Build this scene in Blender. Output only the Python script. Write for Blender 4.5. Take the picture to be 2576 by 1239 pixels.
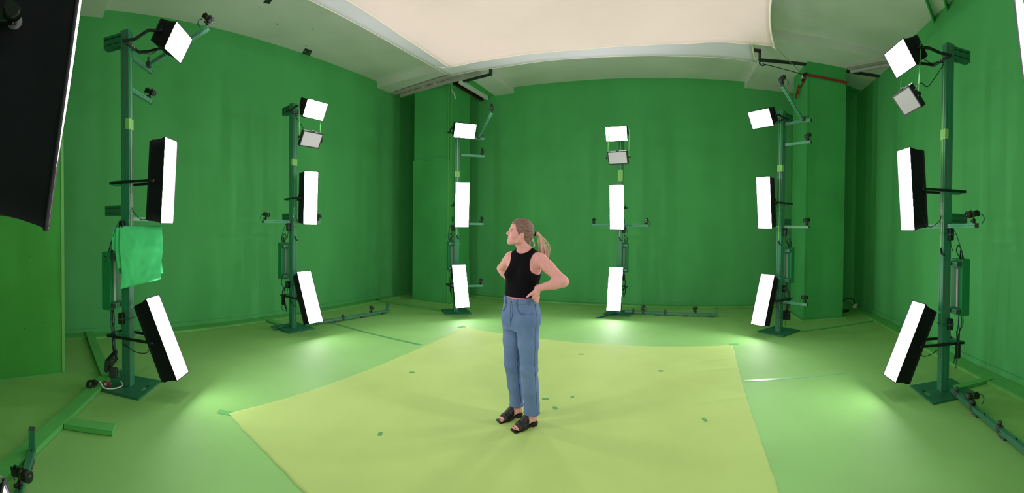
import bpy, bmesh, math, random
import numpy as np
from mathutils import Matrix, Vector, Euler, noise

random.seed(7)
SC = bpy.context.scene
for o in list(bpy.data.objects):
    bpy.data.objects.remove(o, do_unlink=True)
COL = SC.collection
PI = math.pi

# ---------------------------------------------------------------- camera
FPX, YH, PITCH, ROLL, CAMZ = 1023.13, 588.79, -0.0130, -0.0099, 1.6
cp, sp, cr, sr = math.cos(PITCH), math.sin(PITCH), math.cos(ROLL), math.sin(ROLL)
CAMR = Matrix(((1, 0, 0), (0, cp, -sp), (0, sp, cp))) @ Matrix(((cr, 0, sr), (0, 1, 0), (-sr, 0, cr)))
cd = bpy.data.cameras.new('camera')
cam = bpy.data.objects.new('camera', cd)
COL.objects.link(cam)
cd.type = 'PANO'                                   # the photograph is a phone panorama: a cylindrical projection
cd.panorama_type = 'CENTRAL_CYLINDRICAL'
cd.central_cylindrical_radius = 1.0
cd.central_cylindrical_range_u_min = -1288 / FPX
cd.central_cylindrical_range_u_max = 1288 / FPX
cd.central_cylindrical_range_v_min = -(1239 - YH) / FPX
cd.central_cylindrical_range_v_max = YH / FPX
cd.clip_start, cd.clip_end = 0.02, 100
xa, ya, za = CAMR.col[0], CAMR.col[1], CAMR.col[2]
cam.matrix_world = Matrix(((xa[0], za[0], -ya[0], 0), (xa[1], za[1], -ya[1], 0), (xa[2], za[2], -ya[2], CAMZ), (0, 0, 0, 1)))
SC.camera = cam

# ---------------------------------------------------------------- world, exposure
w = bpy.data.worlds.new('world')
SC.world = w
w.use_nodes = True
w.node_tree.nodes['Background'].inputs[0].default_value = (0.8, 0.85, 0.8, 1)
w.node_tree.nodes['Background'].inputs[1].default_value = 0.02
SC.view_settings.view_transform = 'Standard'
SC.view_settings.look = 'None'
SC.view_settings.gamma = 1
SC.view_settings.use_curve_mapping = False
SC.view_settings.exposure = 1.38
LAMP, LAMP_TOP = 10.0, 20.0                         # radiance of the lit strip fronts and of the top panels
LAMP_TINT = (1.0, 0.93, 0.955)
SC.cycles.max_bounces = 10
SC.cycles.diffuse_bounces = 6
SC.cycles.use_denoising = True

# ---------------------------------------------------------------- helpers
def srgb(r, g, b):
    f = lambda c: (c / 255 / 12.92) if c / 255 <= 0.04045 else ((c / 255 + 0.055) / 1.055) ** 2.4
    return (f(r), f(g), f(b), 1)

def mat(name, col, rough=0.6, metal=0.0, var=0.0, scale=3.0, bump=0.0, bscale=40.0, stretch=(1, 1, 1), spec=0.5, col2=None, emit=None):
    m = bpy.data.materials.new(name)
    m.use_nodes = True
    nt = m.node_tree
    N, K = nt.nodes, nt.links
    b = N['Principled BSDF']
    b.inputs['Base Color'].default_value = col
    b.inputs['Roughness'].default_value = rough
    b.inputs['Metallic'].default_value = metal
    b.inputs['Specular IOR Level'].default_value = spec
    if emit:
        b.inputs['Emission Color'].default_value = (*emit[0], 1)
        b.inputs['Emission Strength'].default_value = emit[1]
    if var or bump:
        tc = N.new('ShaderNodeTexCoord')
        mp = N.new('ShaderNodeMapping')
        mp.inputs['Scale'].default_value = stretch
        K.new(tc.outputs['Object'], mp.inputs['Vector'])
    if var:
        nz = N.new('ShaderNodeTexNoise')
        nz.inputs['Scale'].default_value = scale
        nz.inputs['Detail'].default_value = 5
        K.new(mp.outputs[0], nz.inputs['Vector'])
        mx = N.new('ShaderNodeMix')
        mx.data_type = 'RGBA'
        c2 = col2 or tuple(c * (1 - var) for c in col[:3]) + (1,)
        mx.inputs[6].default_value = col
        mx.inputs[7].default_value = c2
        rp = N.new('ShaderNodeMapRange')
        rp.inputs[1].default_value, rp.inputs[2].default_value = 0.35, 0.7
        K.new(nz.outputs[0], rp.inputs[0])
        K.new(rp.outputs[0], mx.inputs[0])
        K.new(mx.outputs[2], b.inputs['Base Color'])
    if bump:
        n2 = N.new('ShaderNodeTexNoise')
        n2.inputs['Scale'].default_value = bscale
        n2.inputs['Detail'].default_value = 4
        K.new(mp.outputs[0], n2.inputs['Vector'])
        bp = N.new('ShaderNodeBump')
        bp.inputs['Strength'].default_value = bump
        bp.inputs['Distance'].default_value = 0.01
        K.new(n2.outputs[0], bp.inputs['Height'])
        K.new(bp.outputs[0], b.inputs['Normal'])
    return m

WALLC = (0.105, 0.49, 0.150, 1)
M = dict(
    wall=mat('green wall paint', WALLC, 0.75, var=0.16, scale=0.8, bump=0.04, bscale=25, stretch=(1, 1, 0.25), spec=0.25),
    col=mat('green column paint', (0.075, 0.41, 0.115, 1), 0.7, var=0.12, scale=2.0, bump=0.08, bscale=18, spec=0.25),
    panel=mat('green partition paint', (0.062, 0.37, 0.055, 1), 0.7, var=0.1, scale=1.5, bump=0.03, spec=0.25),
    trim=mat('light green trim and lit edge paint', (0.17, 0.52, 0.13, 1), 0.6, var=0.1, scale=4),  # trim colour; on the wall channels its paleness stands for light on the edge
    floor=mat('green floor vinyl', (0.245, 0.53, 0.15, 1), 0.68, var=0.12, scale=1.2, bump=0.02, bscale=60, spec=0.42),
    mat=mat('yellow green paper', (0.435, 0.60, 0.185, 1), 0.75, var=0.09, scale=1.6, bump=0.25, bscale=5, spec=0.2),
    tape=mat('green tape', (0.085, 0.33, 0.10, 1), 0.5, var=0.1),
    tapec=mat('faint green tape', (0.13, 0.42, 0.13, 1), 0.9, spec=0.1),
    tapel=mat('pale green tape', (0.25, 0.55, 0.25, 1), 0.4, var=0.1),
    ceil=mat('white ceiling plaster', (0.80, 0.78, 0.77, 1), 0.85, var=0.1, scale=1.0, bump=0.05, bscale=20, spec=0.2),
    conduit=mat('grey painted conduit', (0.50, 0.45, 0.44, 1), 0.6, var=0.1),
    gap=mat('black ceiling track', (0.012, 0.013, 0.014, 1), 0.5, var=0.3, scale=6, col2=(0.05, 0.055, 0.06, 1)),
    redsteel=mat('dark red steel', (0.06, 0.008, 0.010, 1), 0.5, var=0.2),
    silk=mat('peach diffusion silk', (0.84, 0.66, 0.65, 1), 0.85, var=0.05, scale=1.5, bump=0.12, bscale=2.5, spec=0.1),
    silk2=mat('cool white diffusion silk', (0.74, 0.70, 0.80, 1), 0.85, var=0.05, scale=1.5, bump=0.1, bscale=2.5, spec=0.1),
    hem=mat('cream silk hem', (0.93, 0.80, 0.66, 1), 0.8),
    pole=mat('teal green painted aluminium', (0.028, 0.235, 0.115, 1), 0.42, var=0.12, scale=8, spec=0.5),
    poled=mat('dark green painted steel', (0.018, 0.16, 0.075, 1), 0.5, var=0.15, scale=6),
    arm=mat('mint green painted aluminium', (0.075, 0.36, 0.20, 1), 0.4, var=0.1, scale=8),
    alu=mat('bare aluminium slot', (0.42, 0.42, 0.42, 1), 0.4, metal=0.6),
    cap=mat('dark grey plastic cap', (0.055, 0.07, 0.065, 1), 0.6),
    lime=mat('lime green cable cover', (0.21, 0.62, 0.13, 1), 0.45),
    webbing=mat('green webbing', (0.12, 0.47, 0.12, 1), 0.7),
    limetape=mat('lime green tape', (0.27, 0.62, 0.16, 1), 0.5, var=0.1),
    black=mat('matt black fabric', (0.0085, 0.0085, 0.0125, 1), 0.75, var=0.15, scale=30, bump=0.03, bscale=200, spec=0.25),
    blackm=mat('black painted metal', (0.010, 0.010, 0.013, 1), 0.38, spec=0.5),
    rim=mat('purple black rim piping', (0.028, 0.023, 0.034, 1), 0.6),
    glow=mat('lit diffuser', (0.8, 0.8, 0.8, 1), 0.9, emit=(LAMP_TINT, LAMP)),
    glowdim=mat('lit diffuser turned down', (0.8, 0.8, 0.8, 1), 0.9, emit=(LAMP_TINT, LAMP * .45)),
    glowtopdim=mat('lit top diffuser turned down', (0.8, 0.8, 0.8, 1), 0.9, emit=(LAMP_TINT, LAMP_TOP * .45)),
    glowtop=mat('lit top diffuser', (0.8, 0.8, 0.8, 1), 0.9, emit=(LAMP_TINT, LAMP_TOP)),
    off=mat('unlit grey diffuser', (0.60, 0.56, 0.63, 1), 0.6, spec=0.3),
    lens=mat('dark lens glass', (0.004, 0.004, 0.006, 1), 0.08, spec=0.8),
    gold=mat('brass ring', (0.45, 0.35, 0.15, 1), 0.35, metal=0.8),
    steel=mat('bright steel', (0.65, 0.65, 0.68, 1), 0.3, metal=0.8),
    blue=mat('blue cable', (0.012, 0.05, 0.13, 1), 0.5),
    blk=mat('black cable rubber', (0.010, 0.011, 0.012, 1), 0.55),
    white=mat('white plastic', (0.68, 0.70, 0.68, 1), 0.5),
    teal=mat('teal cable', (0.01, 0.13, 0.12, 1), 0.5),
    boxg=mat('green enclosure paint', (0.013, 0.25, 0.080, 1), 0.5, var=0.08, scale=5),
    cloth=mat('emerald green fabric', (0.10, 0.76, 0.28, 1), 0.8, var=0.08, scale=6, bump=0.15, bscale=15, spec=0.2),
    strap=mat('red ratchet strap webbing', (0.36, 0.030, 0.022, 1), 0.7, var=0.25, scale=30),
    rope=mat('pale cord', (0.42, 0.47, 0.36, 1), 0.8),
    bungee=mat('dark grey cord', (0.05, 0.055, 0.05, 1), 0.7),
    duct=mat('green floor duct', (0.11, 0.46, 0.11, 1), 0.55, var=0.1, scale=4),
    ply=mat('plug red', (0.35, 0.02, 0.05, 1), 0.5),
)

class MB:
    """collects boxes, bars, tubes and extrusions with material slots; one mesh object per build"""
    def __init__(s):
        s.v, s.f, s.m, s.s = [], [], [], []
    def add(s, vs, fs, m=0, smooth=False, X=None):
        k = len(s.v)
        s.v += [tuple(X @ Vector(p)) for p in vs] if X is not None else [tuple(p) for p in vs]
        for f in fs:
            s.f.append([i + k for i in f]); s.m.append(m); s.s.append(smooth)
        return s
    def box(s, c, d, m=0, X=None, bev=0.0):
        x, y, z = d[0] / 2, d[1] / 2, d[2] / 2
        if bev <= 0:
            vs = [(sx * x, sy * y, sz * z) for sz in (-1, 1) for sy in (-1, 1) for sx in (-1, 1)]
            fs = [(0, 2, 3, 1), (4, 5, 7, 6), (0, 1, 5, 4), (2, 6, 7, 3), (0, 4, 6, 2), (1, 3, 7, 5)]
        else:
            b = min(bev, x * .9, y * .9, z * .9)
            vs, idx = [], {}
            for sx in (-1, 1):
                for sy in (-1, 1):
                    for sz in (-1, 1):
                        for ax in range(3):
                            p = [sx * (x - b), sy * (y - b), sz * (z - b)]
                            p[ax] = (sx * x, sy * y, sz * z)[ax]
                            idx[(sx, sy, sz, ax)] = len(vs); vs.append(tuple(p))
            fs = []
            sg = (-1, 1)
            for a in sg:
                q = [idx[(a, -1, -1, 0)], idx[(a, 1, -1, 0)], idx[(a, 1, 1, 0)], idx[(a, -1, 1, 0)]]
                fs.append(q if a > 0 else q[::-1])
                q = [idx[(-1, a, -1, 1)], idx[(-1, a, 1, 1)], idx[(1, a, 1, 1)], idx[(1, a, -1, 1)]]
                fs.append(q if a > 0 else q[::-1])
                q = [idx[(-1, -1, a, 2)], idx[(1, -1, a, 2)], idx[(1, 1, a, 2)], idx[(-1, 1, a, 2)]]
                fs.append(q if a > 0 else q[::-1])
            for a in sg:
                for e in sg:
                    q = [idx[(a, e, -1, 0)], idx[(a, e, -1, 1)], idx[(a, e, 1, 1)], idx[(a, e, 1, 0)]]
                    fs.append(q if a * e > 0 else q[::-1])
                    q = [idx[(a, -1, e, 0)], idx[(a, 1, e, 0)], idx[(a, 1, e, 2)], idx[(a, -1, e, 2)]]
                    fs.append(q if a * e > 0 else q[::-1])
                    q = [idx[(-1, a, e, 1)], idx[(-1, a, e, 2)], idx[(1, a, e, 2)], idx[(1, a, e, 1)]]
                    fs.append(q if a * e > 0 else q[::-1])
                    for g in sg:
                        t = [idx[(a, e, g, 0)], idx[(a, e, g, 1)], idx[(a, e, g, 2)]]
                        fs.append(t if a * e * g > 0 else t[::-1])
        T = Matrix.Translation(Vector(c))
        return s.add(vs, fs, m, False, T if X is None else X @ T)
    def bar(s, p, q, wd, ht, m=0, up=(0, 0, 1), bev=0.0):
        """box from p to q: wd across, ht along up"""
        p, q = Vector(p), Vector(q)
        d = q - p
        y = d.normalized()
        x = y.cross(Vector(up)).normalized()
        z = x.cross(y)
        X = Matrix(((x[0], y[0], z[0], 0), (x[1], y[1], z[1], 0), (x[2], y[2], z[2], 0), (0, 0, 0, 1)))
        X.translation = (p + q) / 2
        return s.box((0, 0, 0), (wd, d.length, ht), m, X, bev)
    def ext(s, poly, p, q, m=0, up=(0, 0, 1), ms=None, smooth=False, caps=True):
        """closed 2-d outline swept from p to q; ms gives a material per side"""
        p, q = Vector(p), Vector(q)
        y = (q - p).normalized()
        x = y.cross(Vector(up)).normalized()
        z = x.cross(y)
        n = len(poly)
        vs = [tuple(b + x * a[0] + z * a[1]) for b in (p, q) for a in poly]
        for i in range(n):
            j = (i + 1) % n
            s.add([vs[i], vs[j], vs[n + j], vs[n + i]], [(0, 1, 2, 3)], ms[i] if ms else m, smooth)
        if caps:
            s.add(vs[:n], [tuple(range(n))[::-1]], m)
            s.add(vs[n:], [tuple(range(n))], m)
        return s
    def cyl(s, p, q, r, r2=None, n=16, m=0, smooth=True, caps=True):
        p, q = Vector(p), Vector(q)
        r2 = r if r2 is None else r2
        y = (q - p).normalized()
        a = Vector((0, 0, 1)) if abs(y.z) < 0.9 else Vector((1, 0, 0))
        x = y.cross(a).normalized()
        z = x.cross(y)
        vs = []
        for b, rr in ((p, r), (q, r2)):
            vs += [tuple(b + (x * math.cos(2 * PI * i / n) + z * math.sin(2 * PI * i / n)) * rr) for i in range(n)]
        fs = [(i, (i + 1) % n, n + (i + 1) % n, n + i) for i in range(n)]
        s.add(vs, fs, m, smooth)
        if caps:
            s.add(vs[:n], [tuple(range(n))[::-1]], m)
            s.add(vs[n:], [tuple(range(n))], m)
        return s
    def tube(s, pts, r, n=8, m=0, sub=6, taper=None, flat=None):
        pts = [Vector(p) for p in pts]
        if sub > 1 and len(pts) > 2:
            pts = spline(pts, sub)
        k = len(pts)
        vs = []
        x = None
        for i, p in enumerate(pts):
            y = (pts[min(i + 1, k - 1)] - pts[max(i - 1, 0)]).normalized()
            if x is None:
                a = Vector((0, 0, 1)) if abs(y.z) < 0.9 else Vector((1, 0, 0))
                x = y.cross(a).normalized()
            x = (x - y * x.dot(y)).normalized()
            z = x.cross(y)
            rr = r if taper is None else r * taper(i / (k - 1))
            fl = flat or 1
            vs += [tuple(p + (x * math.cos(2 * PI * j / n) + z * math.sin(2 * PI * j / n) * fl) * rr) for j in range(n)]
        fs = [(i * n + j, i * n + (j + 1) % n, (i + 1) * n + (j + 1) % n, (i + 1) * n + j) for i in range(k - 1) for j in range(n)]
        s.add(vs, fs, m, True)
        s.add(vs[:n], [tuple(range(n))[::-1]], m)
        s.add(vs[-n:], [tuple(range(n))], m)
        return s
    def ball(s, c, r, m=0, n=12, sc=(1, 1, 1), X=None):
        vs, fs = [], []
        h = n // 2
        for i in range(h + 1):
            for j in range(n):
                a, b = PI * i / h, 2 * PI * j / n
                vs.append((c[0] + r * sc[0] * math.sin(a) * math.cos(b), c[1] + r * sc[1] * math.sin(a) * math.sin(b), c[2] + r * sc[2] * math.cos(a)))
        for i in range(h):
            for j in range(n):
                fs.append((i * n + j, (i + 1) * n + j, (i + 1) * n + (j + 1) % n, i * n + (j + 1) % n))
        return s.add(vs, fs, m, True, X)
    def build(s, name, mats, parent=None, X=None):
        me = bpy.data.meshes.new(name)
        me.from_pydata(s.v, [], s.f)
        for mm in (mats if isinstance(mats, (list, tuple)) else [mats]):
            me.materials.append(mm)
        me.polygons.foreach_set('material_index', s.m)
        me.polygons.foreach_set('use_smooth', s.s)
        bm = bmesh.new(); bm.from_mesh(me)
        bmesh.ops.remove_doubles(bm, verts=bm.verts, dist=1e-6)
        bmesh.ops.recalc_face_normals(bm, faces=bm.faces)
        bm.to_mesh(me); bm.free()
        me.update()
        o = bpy.data.objects.new(name, me)
        COL.objects.link(o)
        if parent is not None:
            o.parent = parent
        if X is not None:
            o.matrix_local = X if isinstance(X, Matrix) else Matrix.Translation(Vector(X))
        return o

def spline(pts, sub):
    out = []
    n = len(pts)
    for i in range(n - 1):
        p0, p1, p2, p3 = pts[max(i - 1, 0)], pts[i], pts[i + 1], pts[min(i + 2, n - 1)]
        for k in range(sub):
            t = k / sub
            out.append(0.5 * ((2 * p1) + (p2 - p0) * t + (2 * p0 - 5 * p1 + 4 * p2 - p3) * t * t + (3 * p1 - p0 - 3 * p2 + p3) * t ** 3))
    out.append(pts[-1])
    return out

def thing(name, label, cat, loc=(0, 0, 0), rot=(0, 0, 0), group=None):
    o = bpy.data.objects.new(name, None)
    COL.objects.link(o)
    o.empty_display_size = 0.1
    o.location = loc
    o.rotation_euler = rot
    return tag(o, label, cat, group)

def tag(o, label, cat, group=None):
    o['label'] = label
    o['category'] = cat
    if group:
        o['group'] = group
    return o

def struct(o):
    o['kind'] = 'structure'
    return o

E1, E2 = Vector((0.379, 0.925, 0)), Vector((0.925, -0.379, 0))     # room axes: b runs to the back wall, a to the right
def W(a, b, z=0.0):
    return E2 * a + E1 * b + Vector((0, 0, z))
# ---------------------------------------------------------------- the room
def slab(name, poly, z0, z1, m, parent=None):
    """prism over a list of (a, b) corners"""
    n = len(poly)
    vs = [W(a, b, z) for z in (z0, z1) for a, b in poly]
    fs = [tuple(range(n))[::-1], tuple(range(n, 2 * n))] + [(i, (i + 1) % n, n + (i + 1) % n, n + i) for i in range(n)]
    return MB().add(vs, fs).build(name, m, parent)

AL, BB, BF, ZC, ZD = -6.05, 8.74, -2.8, 4.87, 4.73
RW = [(3.05, BF), (3.22, 2.0), (3.33, 2.78), (3.56, 4.3), (3.70, 5.3), (3.86, 6.4), (3.99, 7.9), (4.06, BB)]
struct(slab('floor', [(AL - .2, BF - .2), (3.3, BF - .2), (4.4, BB + .2), (AL - .2, BB + .2)], -0.1, 0.0, M['floor']))
struct(slab('wall_left', [(AL - .15, BF), (AL, BF), (AL, BB + .15), (AL - .15, BB + .15)], 0, 5.1, M['wall']))
struct(slab('wall_back', [(AL, BB), (4.25, BB), (4.25, BB + .15), (AL, BB + .15)], 0, 5.1, M['wall']))
struct(slab('wall_front', [(AL - .15, BF - .15), (3.3, BF - .15), (3.3, BF), (AL - .15, BF)], 0, 5.1, M['wall']))
struct(slab('wall_right', RW + [(a + .15, b) for a, b in RW[::-1]], 0, 5.1, M['wall']))
struct(slab('ceiling', [(AL, BF), (3.3, BF), (4.4, BB), (AL, BB)], ZC, ZC + .12, M['ceil']))
# lowered ceiling boxes round the two columns and over the left front
t = struct(slab('ceiling_drop_left', [(AL, 6.86), (-3.57, 6.86), (-3.57, BB), (AL, BB)], ZD, ZC, M['ceil']))
t = struct(slab('ceiling_drop_right', [(1.57, 6.40), (3.86, 6.36), (4.06, BB), (1.57, BB)], ZD, ZC, M['ceil']))
t = struct(slab('ceiling_drop_front', [(AL, BF), (-4.6, BF), (-4.6, 1.09), (AL, 1.09)], ZD + .02, ZC, M['ceil']))
# the parts of the lowered ceiling that were painted green with the walls
struct(slab('ceiling_paint_left', [(AL, 7.50), (-4.05, 7.50), (-4.05, BB), (AL, BB)], ZD - .004, ZD, M['wall']))
vs = [(3.42, 7.86), (3.60, 7.80), (3.78, 7.90), (3.97, 7.95), (4.06, BB), (3.1, BB), (3.1, 8.0)]
struct(slab('ceiling_paint_right', vs, ZD - .004, ZD, M['wall']))
# columns, the left one with a thicker clad lower part that ends in a ragged edge
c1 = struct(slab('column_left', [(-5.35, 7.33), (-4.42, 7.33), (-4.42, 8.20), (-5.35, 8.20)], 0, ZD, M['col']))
mb = MB()
random.seed(3)
n = 34
for side in range(2):
    prev = None
    for i in range(n + 1):
        u = i / n
        zt = 3.085 + 0.035 * math.sin(u * 11 + side) + random.uniform(-.008, .008)
        if side == 0:
            A = (-5.365 + u * .955, 7.315); B = (A[0], 7.34)
        else:
            A = (-4.41, 7.315 + u * .9); B = (-4.43, A[1])
            zt = 0.9
        cur = [W(*A, 0), W(*A, zt), W(*B, zt)]
        if prev:
            mb.add([*prev, *cur], [(0, 3, 4, 1), (1, 4, 5, 2)])
        prev = cur
mb.build('cladding', M['col'], c1)
mb = MB()
mb.bar(W(-4.445, 7.312, .02), W(-4.445, 7.312, ZD - .02), .028, .012, up=E1)
mb.bar(W(-4.408, 7.345, .02), W(-4.408, 7.345, ZD - .02), .012, .05, up=E1)
mb.build('corner_bead', M['duct'], c1)
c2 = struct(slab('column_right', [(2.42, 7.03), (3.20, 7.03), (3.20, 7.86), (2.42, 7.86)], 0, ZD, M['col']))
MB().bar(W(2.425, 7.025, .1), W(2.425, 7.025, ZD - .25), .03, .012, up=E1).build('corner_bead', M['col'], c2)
# foot strips round the columns
for nm, pts, c in (('plinth', [(-5.38, 7.27), (-4.36, 7.27), (-4.36, 8.2)], c1), ('plinth', [(2.36, 7.86), (2.36, 6.98), (3.25, 6.98)], c2)):
    mb = MB()
    for p, q in zip(pts, pts[1:]):
        mb.bar(W(*p, .012), W(*q, .012), .03, .024)
    mb.build(nm, M['trim'], c)
# black track that follows the step of the ceiling, conduits and the red beam
mb = MB()
for p, q in (((-4.42, 7.60, ZD - .012), (-3.56, 7.46, ZD - .012)), ((-3.55, 7.46, ZC - .015), (-3.0, 7.40, ZC - .015))):
    mb.bar(W(*p), W(*q), .075, .03)
mb.bar(W(-3.555, 7.46, ZD - .025), W(-3.555, 7.46, ZC), .03, .10, up=E1)
mb.bar(W(-4.40, 7.34, ZD - .015), W(-4.36, 7.62, ZD - .015), .07, .03)
o = mb.build('trim_1', M['gap']); struct(o)
mb = MB()
mb.bar(W(1.56, 7.22, ZD - .012), W(2.46, 7.14, ZD - .012), .085, .03)
mb.bar(W(.95, 7.17, ZC - .015), W(1.56, 7.16, ZC - .015), .085, .03)
mb.bar(W(1.555, 7.19, ZD - .025), W(1.555, 7.19, ZC), .025, .09, up=E1)
mb.bar(W(3.20, 7.13, ZD - .012), W(3.97, 7.02, ZD - .012), .09, .03)
struct(mb.build('trim_2', M['gap']))
random.seed(5)
for nm, segs in (('conduit', [((-5.93, 7.33, 4.69), (-3.42, 7.02, 4.69), .10, .04), ((-5.80, 7.40, 4.635), (-3.62, 7.13, 4.635), .05, .07)]),):
    root = thing('ceiling_conduit', 'pair of long grey trunking bars running across the top of the left column', 'conduit')
    for s_ in segs:
        MB().bar(W(*s_[0]), W(*s_[1]), s_[2], s_[3], bev=.004).build('trunking', M['conduit'], root)
    for u in (.32, .47, .8):
        p = W(-5.8 + u * 2.2, 7.39 - u * .27, 4.665)
        MB().box(p, (.07, .09, .03), bev=.004).build('clip', M['conduit'], root)
root = thing('ceiling_conduit', 'short pale trunking bar under the ceiling between right column and right wall', 'conduit')
MB().bar(W(3.15, 6.93, 4.71), W(3.84, 6.02, 4.71), .05, .04, bev=.004).build('trunking', M['conduit'], root)
MB().bar(W(3.27, 7.00, 4.665), W(3.86, 6.20, 4.665), .05, .05, bev=.004).build('trunking', M['conduit'], root)
root = thing('steel_beam', 'dark red steel beam beside a white bar behind the left column', 'beam')
mb = MB()
for dz, wd, ht in ((0, .07, .012), (.03, .014, .07), (.062, .07, .012)):
    mb.bar(W(-4.40, 7.42, 4.64 + dz), W(-4.36, 8.70, 4.64 + dz), wd, ht)
mb.build('flange', M['redsteel'], root)
MB().bar(W(-4.27, 7.44, 4.68), W(-4.22, 8.68, 4.68), .05, .09, bev=.004).build('cover_strip', M['ceil'], root)
# joists that hang under the right front of the ceiling
for i, (p, q, lab) in enumerate((((2.9, 4.22), (3.69, 4.93), 'green edged ceiling joist nearer the right column, one of two at the top right'),
                            ((2.85, 3.85), (3.66, 4.57), 'green edged ceiling joist farther from the right column, cut by the top of the photo'))):
    root = thing('ceiling_joist', lab, 'joist', group=None)
    MB().bar(W(*p, ZC - .05), W(*q, ZC - .05), .02, .10).build('web', M['col'], root)
    MB().bar(W(*p, ZC - .006), W(*q, ZC - .006), .09, .012).build('flange', M['ceil'], root)
# roof hatch and dark ceiling plate
root = thing('ceiling_hatch', 'small black ceiling opening touching the top of the left wall', 'hatch')
slab('opening', [(-6.04, 4.74), (-5.84, 4.65), (-5.85, 4.82), (-6.04, 4.92)], ZC - .006, ZC, M['gap'], root)
for p in ((-5.93, 4.72), (-5.9, 4.8), (-5.98, 4.83)):
    MB().box(W(*p, ZC - .012), (.03, .02, .012)).build('bracket', M['steel'], root)
root = thing('ceiling_plate', 'small dark plate on the ceiling left of the white canopies at the top', 'plate')
slab('plate', [(-5.02, 3.22), (-4.88, 3.2), (-4.86, 3.28), (-5.0, 3.31)], ZC - .008, ZC, M['gap'], root)
# screw hooks and spots on the ceiling
random.seed(11)
k = 0
for a, b in ((-5.42, 3.74), (-5.15, 3.25), (-5.2, 4.3), (-4.75, 4.1), (-4.45, 4.75), (-5.5, 4.35), (-5.75, 4.6), (-5.7, 4.95), (-4.0, 5.2)):
    o = MB().cyl((0, 0, 0), (0, 0, -.010), .009, .006, 10).cyl((0, 0, -.010), (0.006, 0, -.02), .004, .003, 8).build('ceiling_hook', M['gap' if k % 2 == 0 else 'ceil'])
    o.location = W(a, b, ZC)
    tag(o, 'tiny screw hook on the grey ceiling above the left wall', 'hook', 'screw hooks on the ceiling')
    k += 1

# skirting, wall channels and floor ducts
def run(name, pts, wd, ht, m, z=0.0, off=0.0):
    mb = MB()
    for p, q in zip(pts, pts[1:]):
        mb.bar(W(*p, z + ht / 2), W(*q, z + ht / 2), wd, ht)
    return mb.build(name, m)
struct(run('baseboard_left', [(AL + .012, BF), (AL + .012, BB)], .024, .09, M['wall']))
struct(run('baseboard_back', [(AL, BB - .012), (4.1, BB - .012)], .024, .07, M['wall']))
struct(run('baseboard_right', [(a - .012, b) for a, b in RW], .024, .09, M['wall']))
ROOTL = struct(run('trim_3', [(AL + .13, BF), (AL + .13, BB - .1)], .20, .025, M['duct']))
MB().bar(W(AL + .245, BF, .012), W(AL + .245, 1.05, .012), .03, .024).bar(W(AL + .245, 1.25, .012), W(AL + .245, 8.5, .012), .03, .024).build('lit_edge_strip', M['trim'], ROOTL)  # paler strip paints in the light caught by the channel's front edge
RR = struct(run('trim_4', [(a - .13, b) for a, b in RW], .20, .025, M['duct']))
mb = MB()
for p, q in zip(RW, RW[1:]):
    d = 0.0
    mb.bar(W(p[0] - .245, p[1], .012), W(q[0] - .245, q[1], .012), .03, .024)
mb.build('lit_edge_strip', M['trim'], RR)  # light along this channel's front edge, put in as a paler colour
rb = struct(run('trim_5', [(AL + .1, BB - .12), (4.0, BB - .12)], .16, .02, M['duct']))
MB().bar(W(AL + .1, BB - .215, .012), W(3.9, BB - .215, .012), .03, .022).build('lit_edge_strip', M['trim'], rb)  # back channel's front edge, its light painted as a paler strip
# near left partition panel with a pale batten on its edge
pa, pb = Vector((-4.46, .36)), Vector((-3.55, -2.75))
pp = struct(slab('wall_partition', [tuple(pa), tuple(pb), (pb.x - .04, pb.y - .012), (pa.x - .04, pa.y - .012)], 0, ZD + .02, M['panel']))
d_ = (pb - pa).normalized()
q0, q1 = pa + Vector((.006, .0)), pa + d_ * .035 + Vector((.006, 0))
slab('edge_batten', [tuple(q0), tuple(q1), (q1.x - .02, q1.y), (q0.x - .02, q0.y)], 0.0, ZD, M['trim'], pp)
slab('foot_strip', [(pa.x + .01, pa.y), (pb.x + .01, pb.y), (pb.x - .01, pb.y), (pa.x - .01, pa.y)], 0.0, .02, M['duct'], pp)
random.seed(21)
mb = MB()
for i in range(34):
    u = .06 + .5 * random.random() ** 1.0
    z = random.uniform(.4, 2.3)
    P = pa.lerp(pb, u)
    c = W(P.x + .003, P.y, z)
    r = random.choice((.002, .0025, .003, .004))
    mb.ball(c, r, n=6)
o = mb.build('nail_hole', M['gap'], pp); o['kind'] = 'stuff'

# T shaped floor duct on the left, and cable ducts from the poles to the walls
def duct(label, segs, wd=.115, ht=.05, group=None):
    root = thing('floor_duct', label, 'duct', group=group)
    for k_, (p, q) in enumerate(segs):
        ht = ht - .003 * k_
        mb = MB()
        mb.bar((*p, ht / 2), (*q, ht / 2), wd, ht - .006, bev=.004)
        mb.bar((*p, ht - .003), (*q, ht - .003), wd + .004, .006, bev=.001)
        mb.build('channel', M['duct'], root)
    return root
r_ = duct('long green floor duct with a short side branch in the lower left corner', [((-3.56, 2.27), (-2.44, .75)), ((-2.912, 1.482), (-2.62, 1.755))])
MB().box((0, 0, 0), (.13, .012, .05), 0, Matrix.Translation((-2.445, .745, .025)) @ Matrix.Rotation(math.radians(36), 4, 'Z')).build('end_cap', M['white'], r_)
duct('green floor duct slanting from the cloth-draped pole back to the left wall', [((-3.62, 2.33), (-5.25, 3.07))])
duct('green floor duct from the second pole back to the left wall', [((-3.60, 5.60), (-4.22, 5.86))], .10, .03)
duct('thin green floor strip from the right column pole to the right wall', [((4.30, 4.98), (5.84, 4.70))], .045, .010)
duct('green floor duct from the rightmost pole to the right wall', [((3.75, 1.93), (4.18, 1.71))], .09, .035)
duct('green floor duct running behind the left column pole to the left wall', [((-1.35, 7.80), (-2.95, 8.45))], .08, .025)

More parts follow.
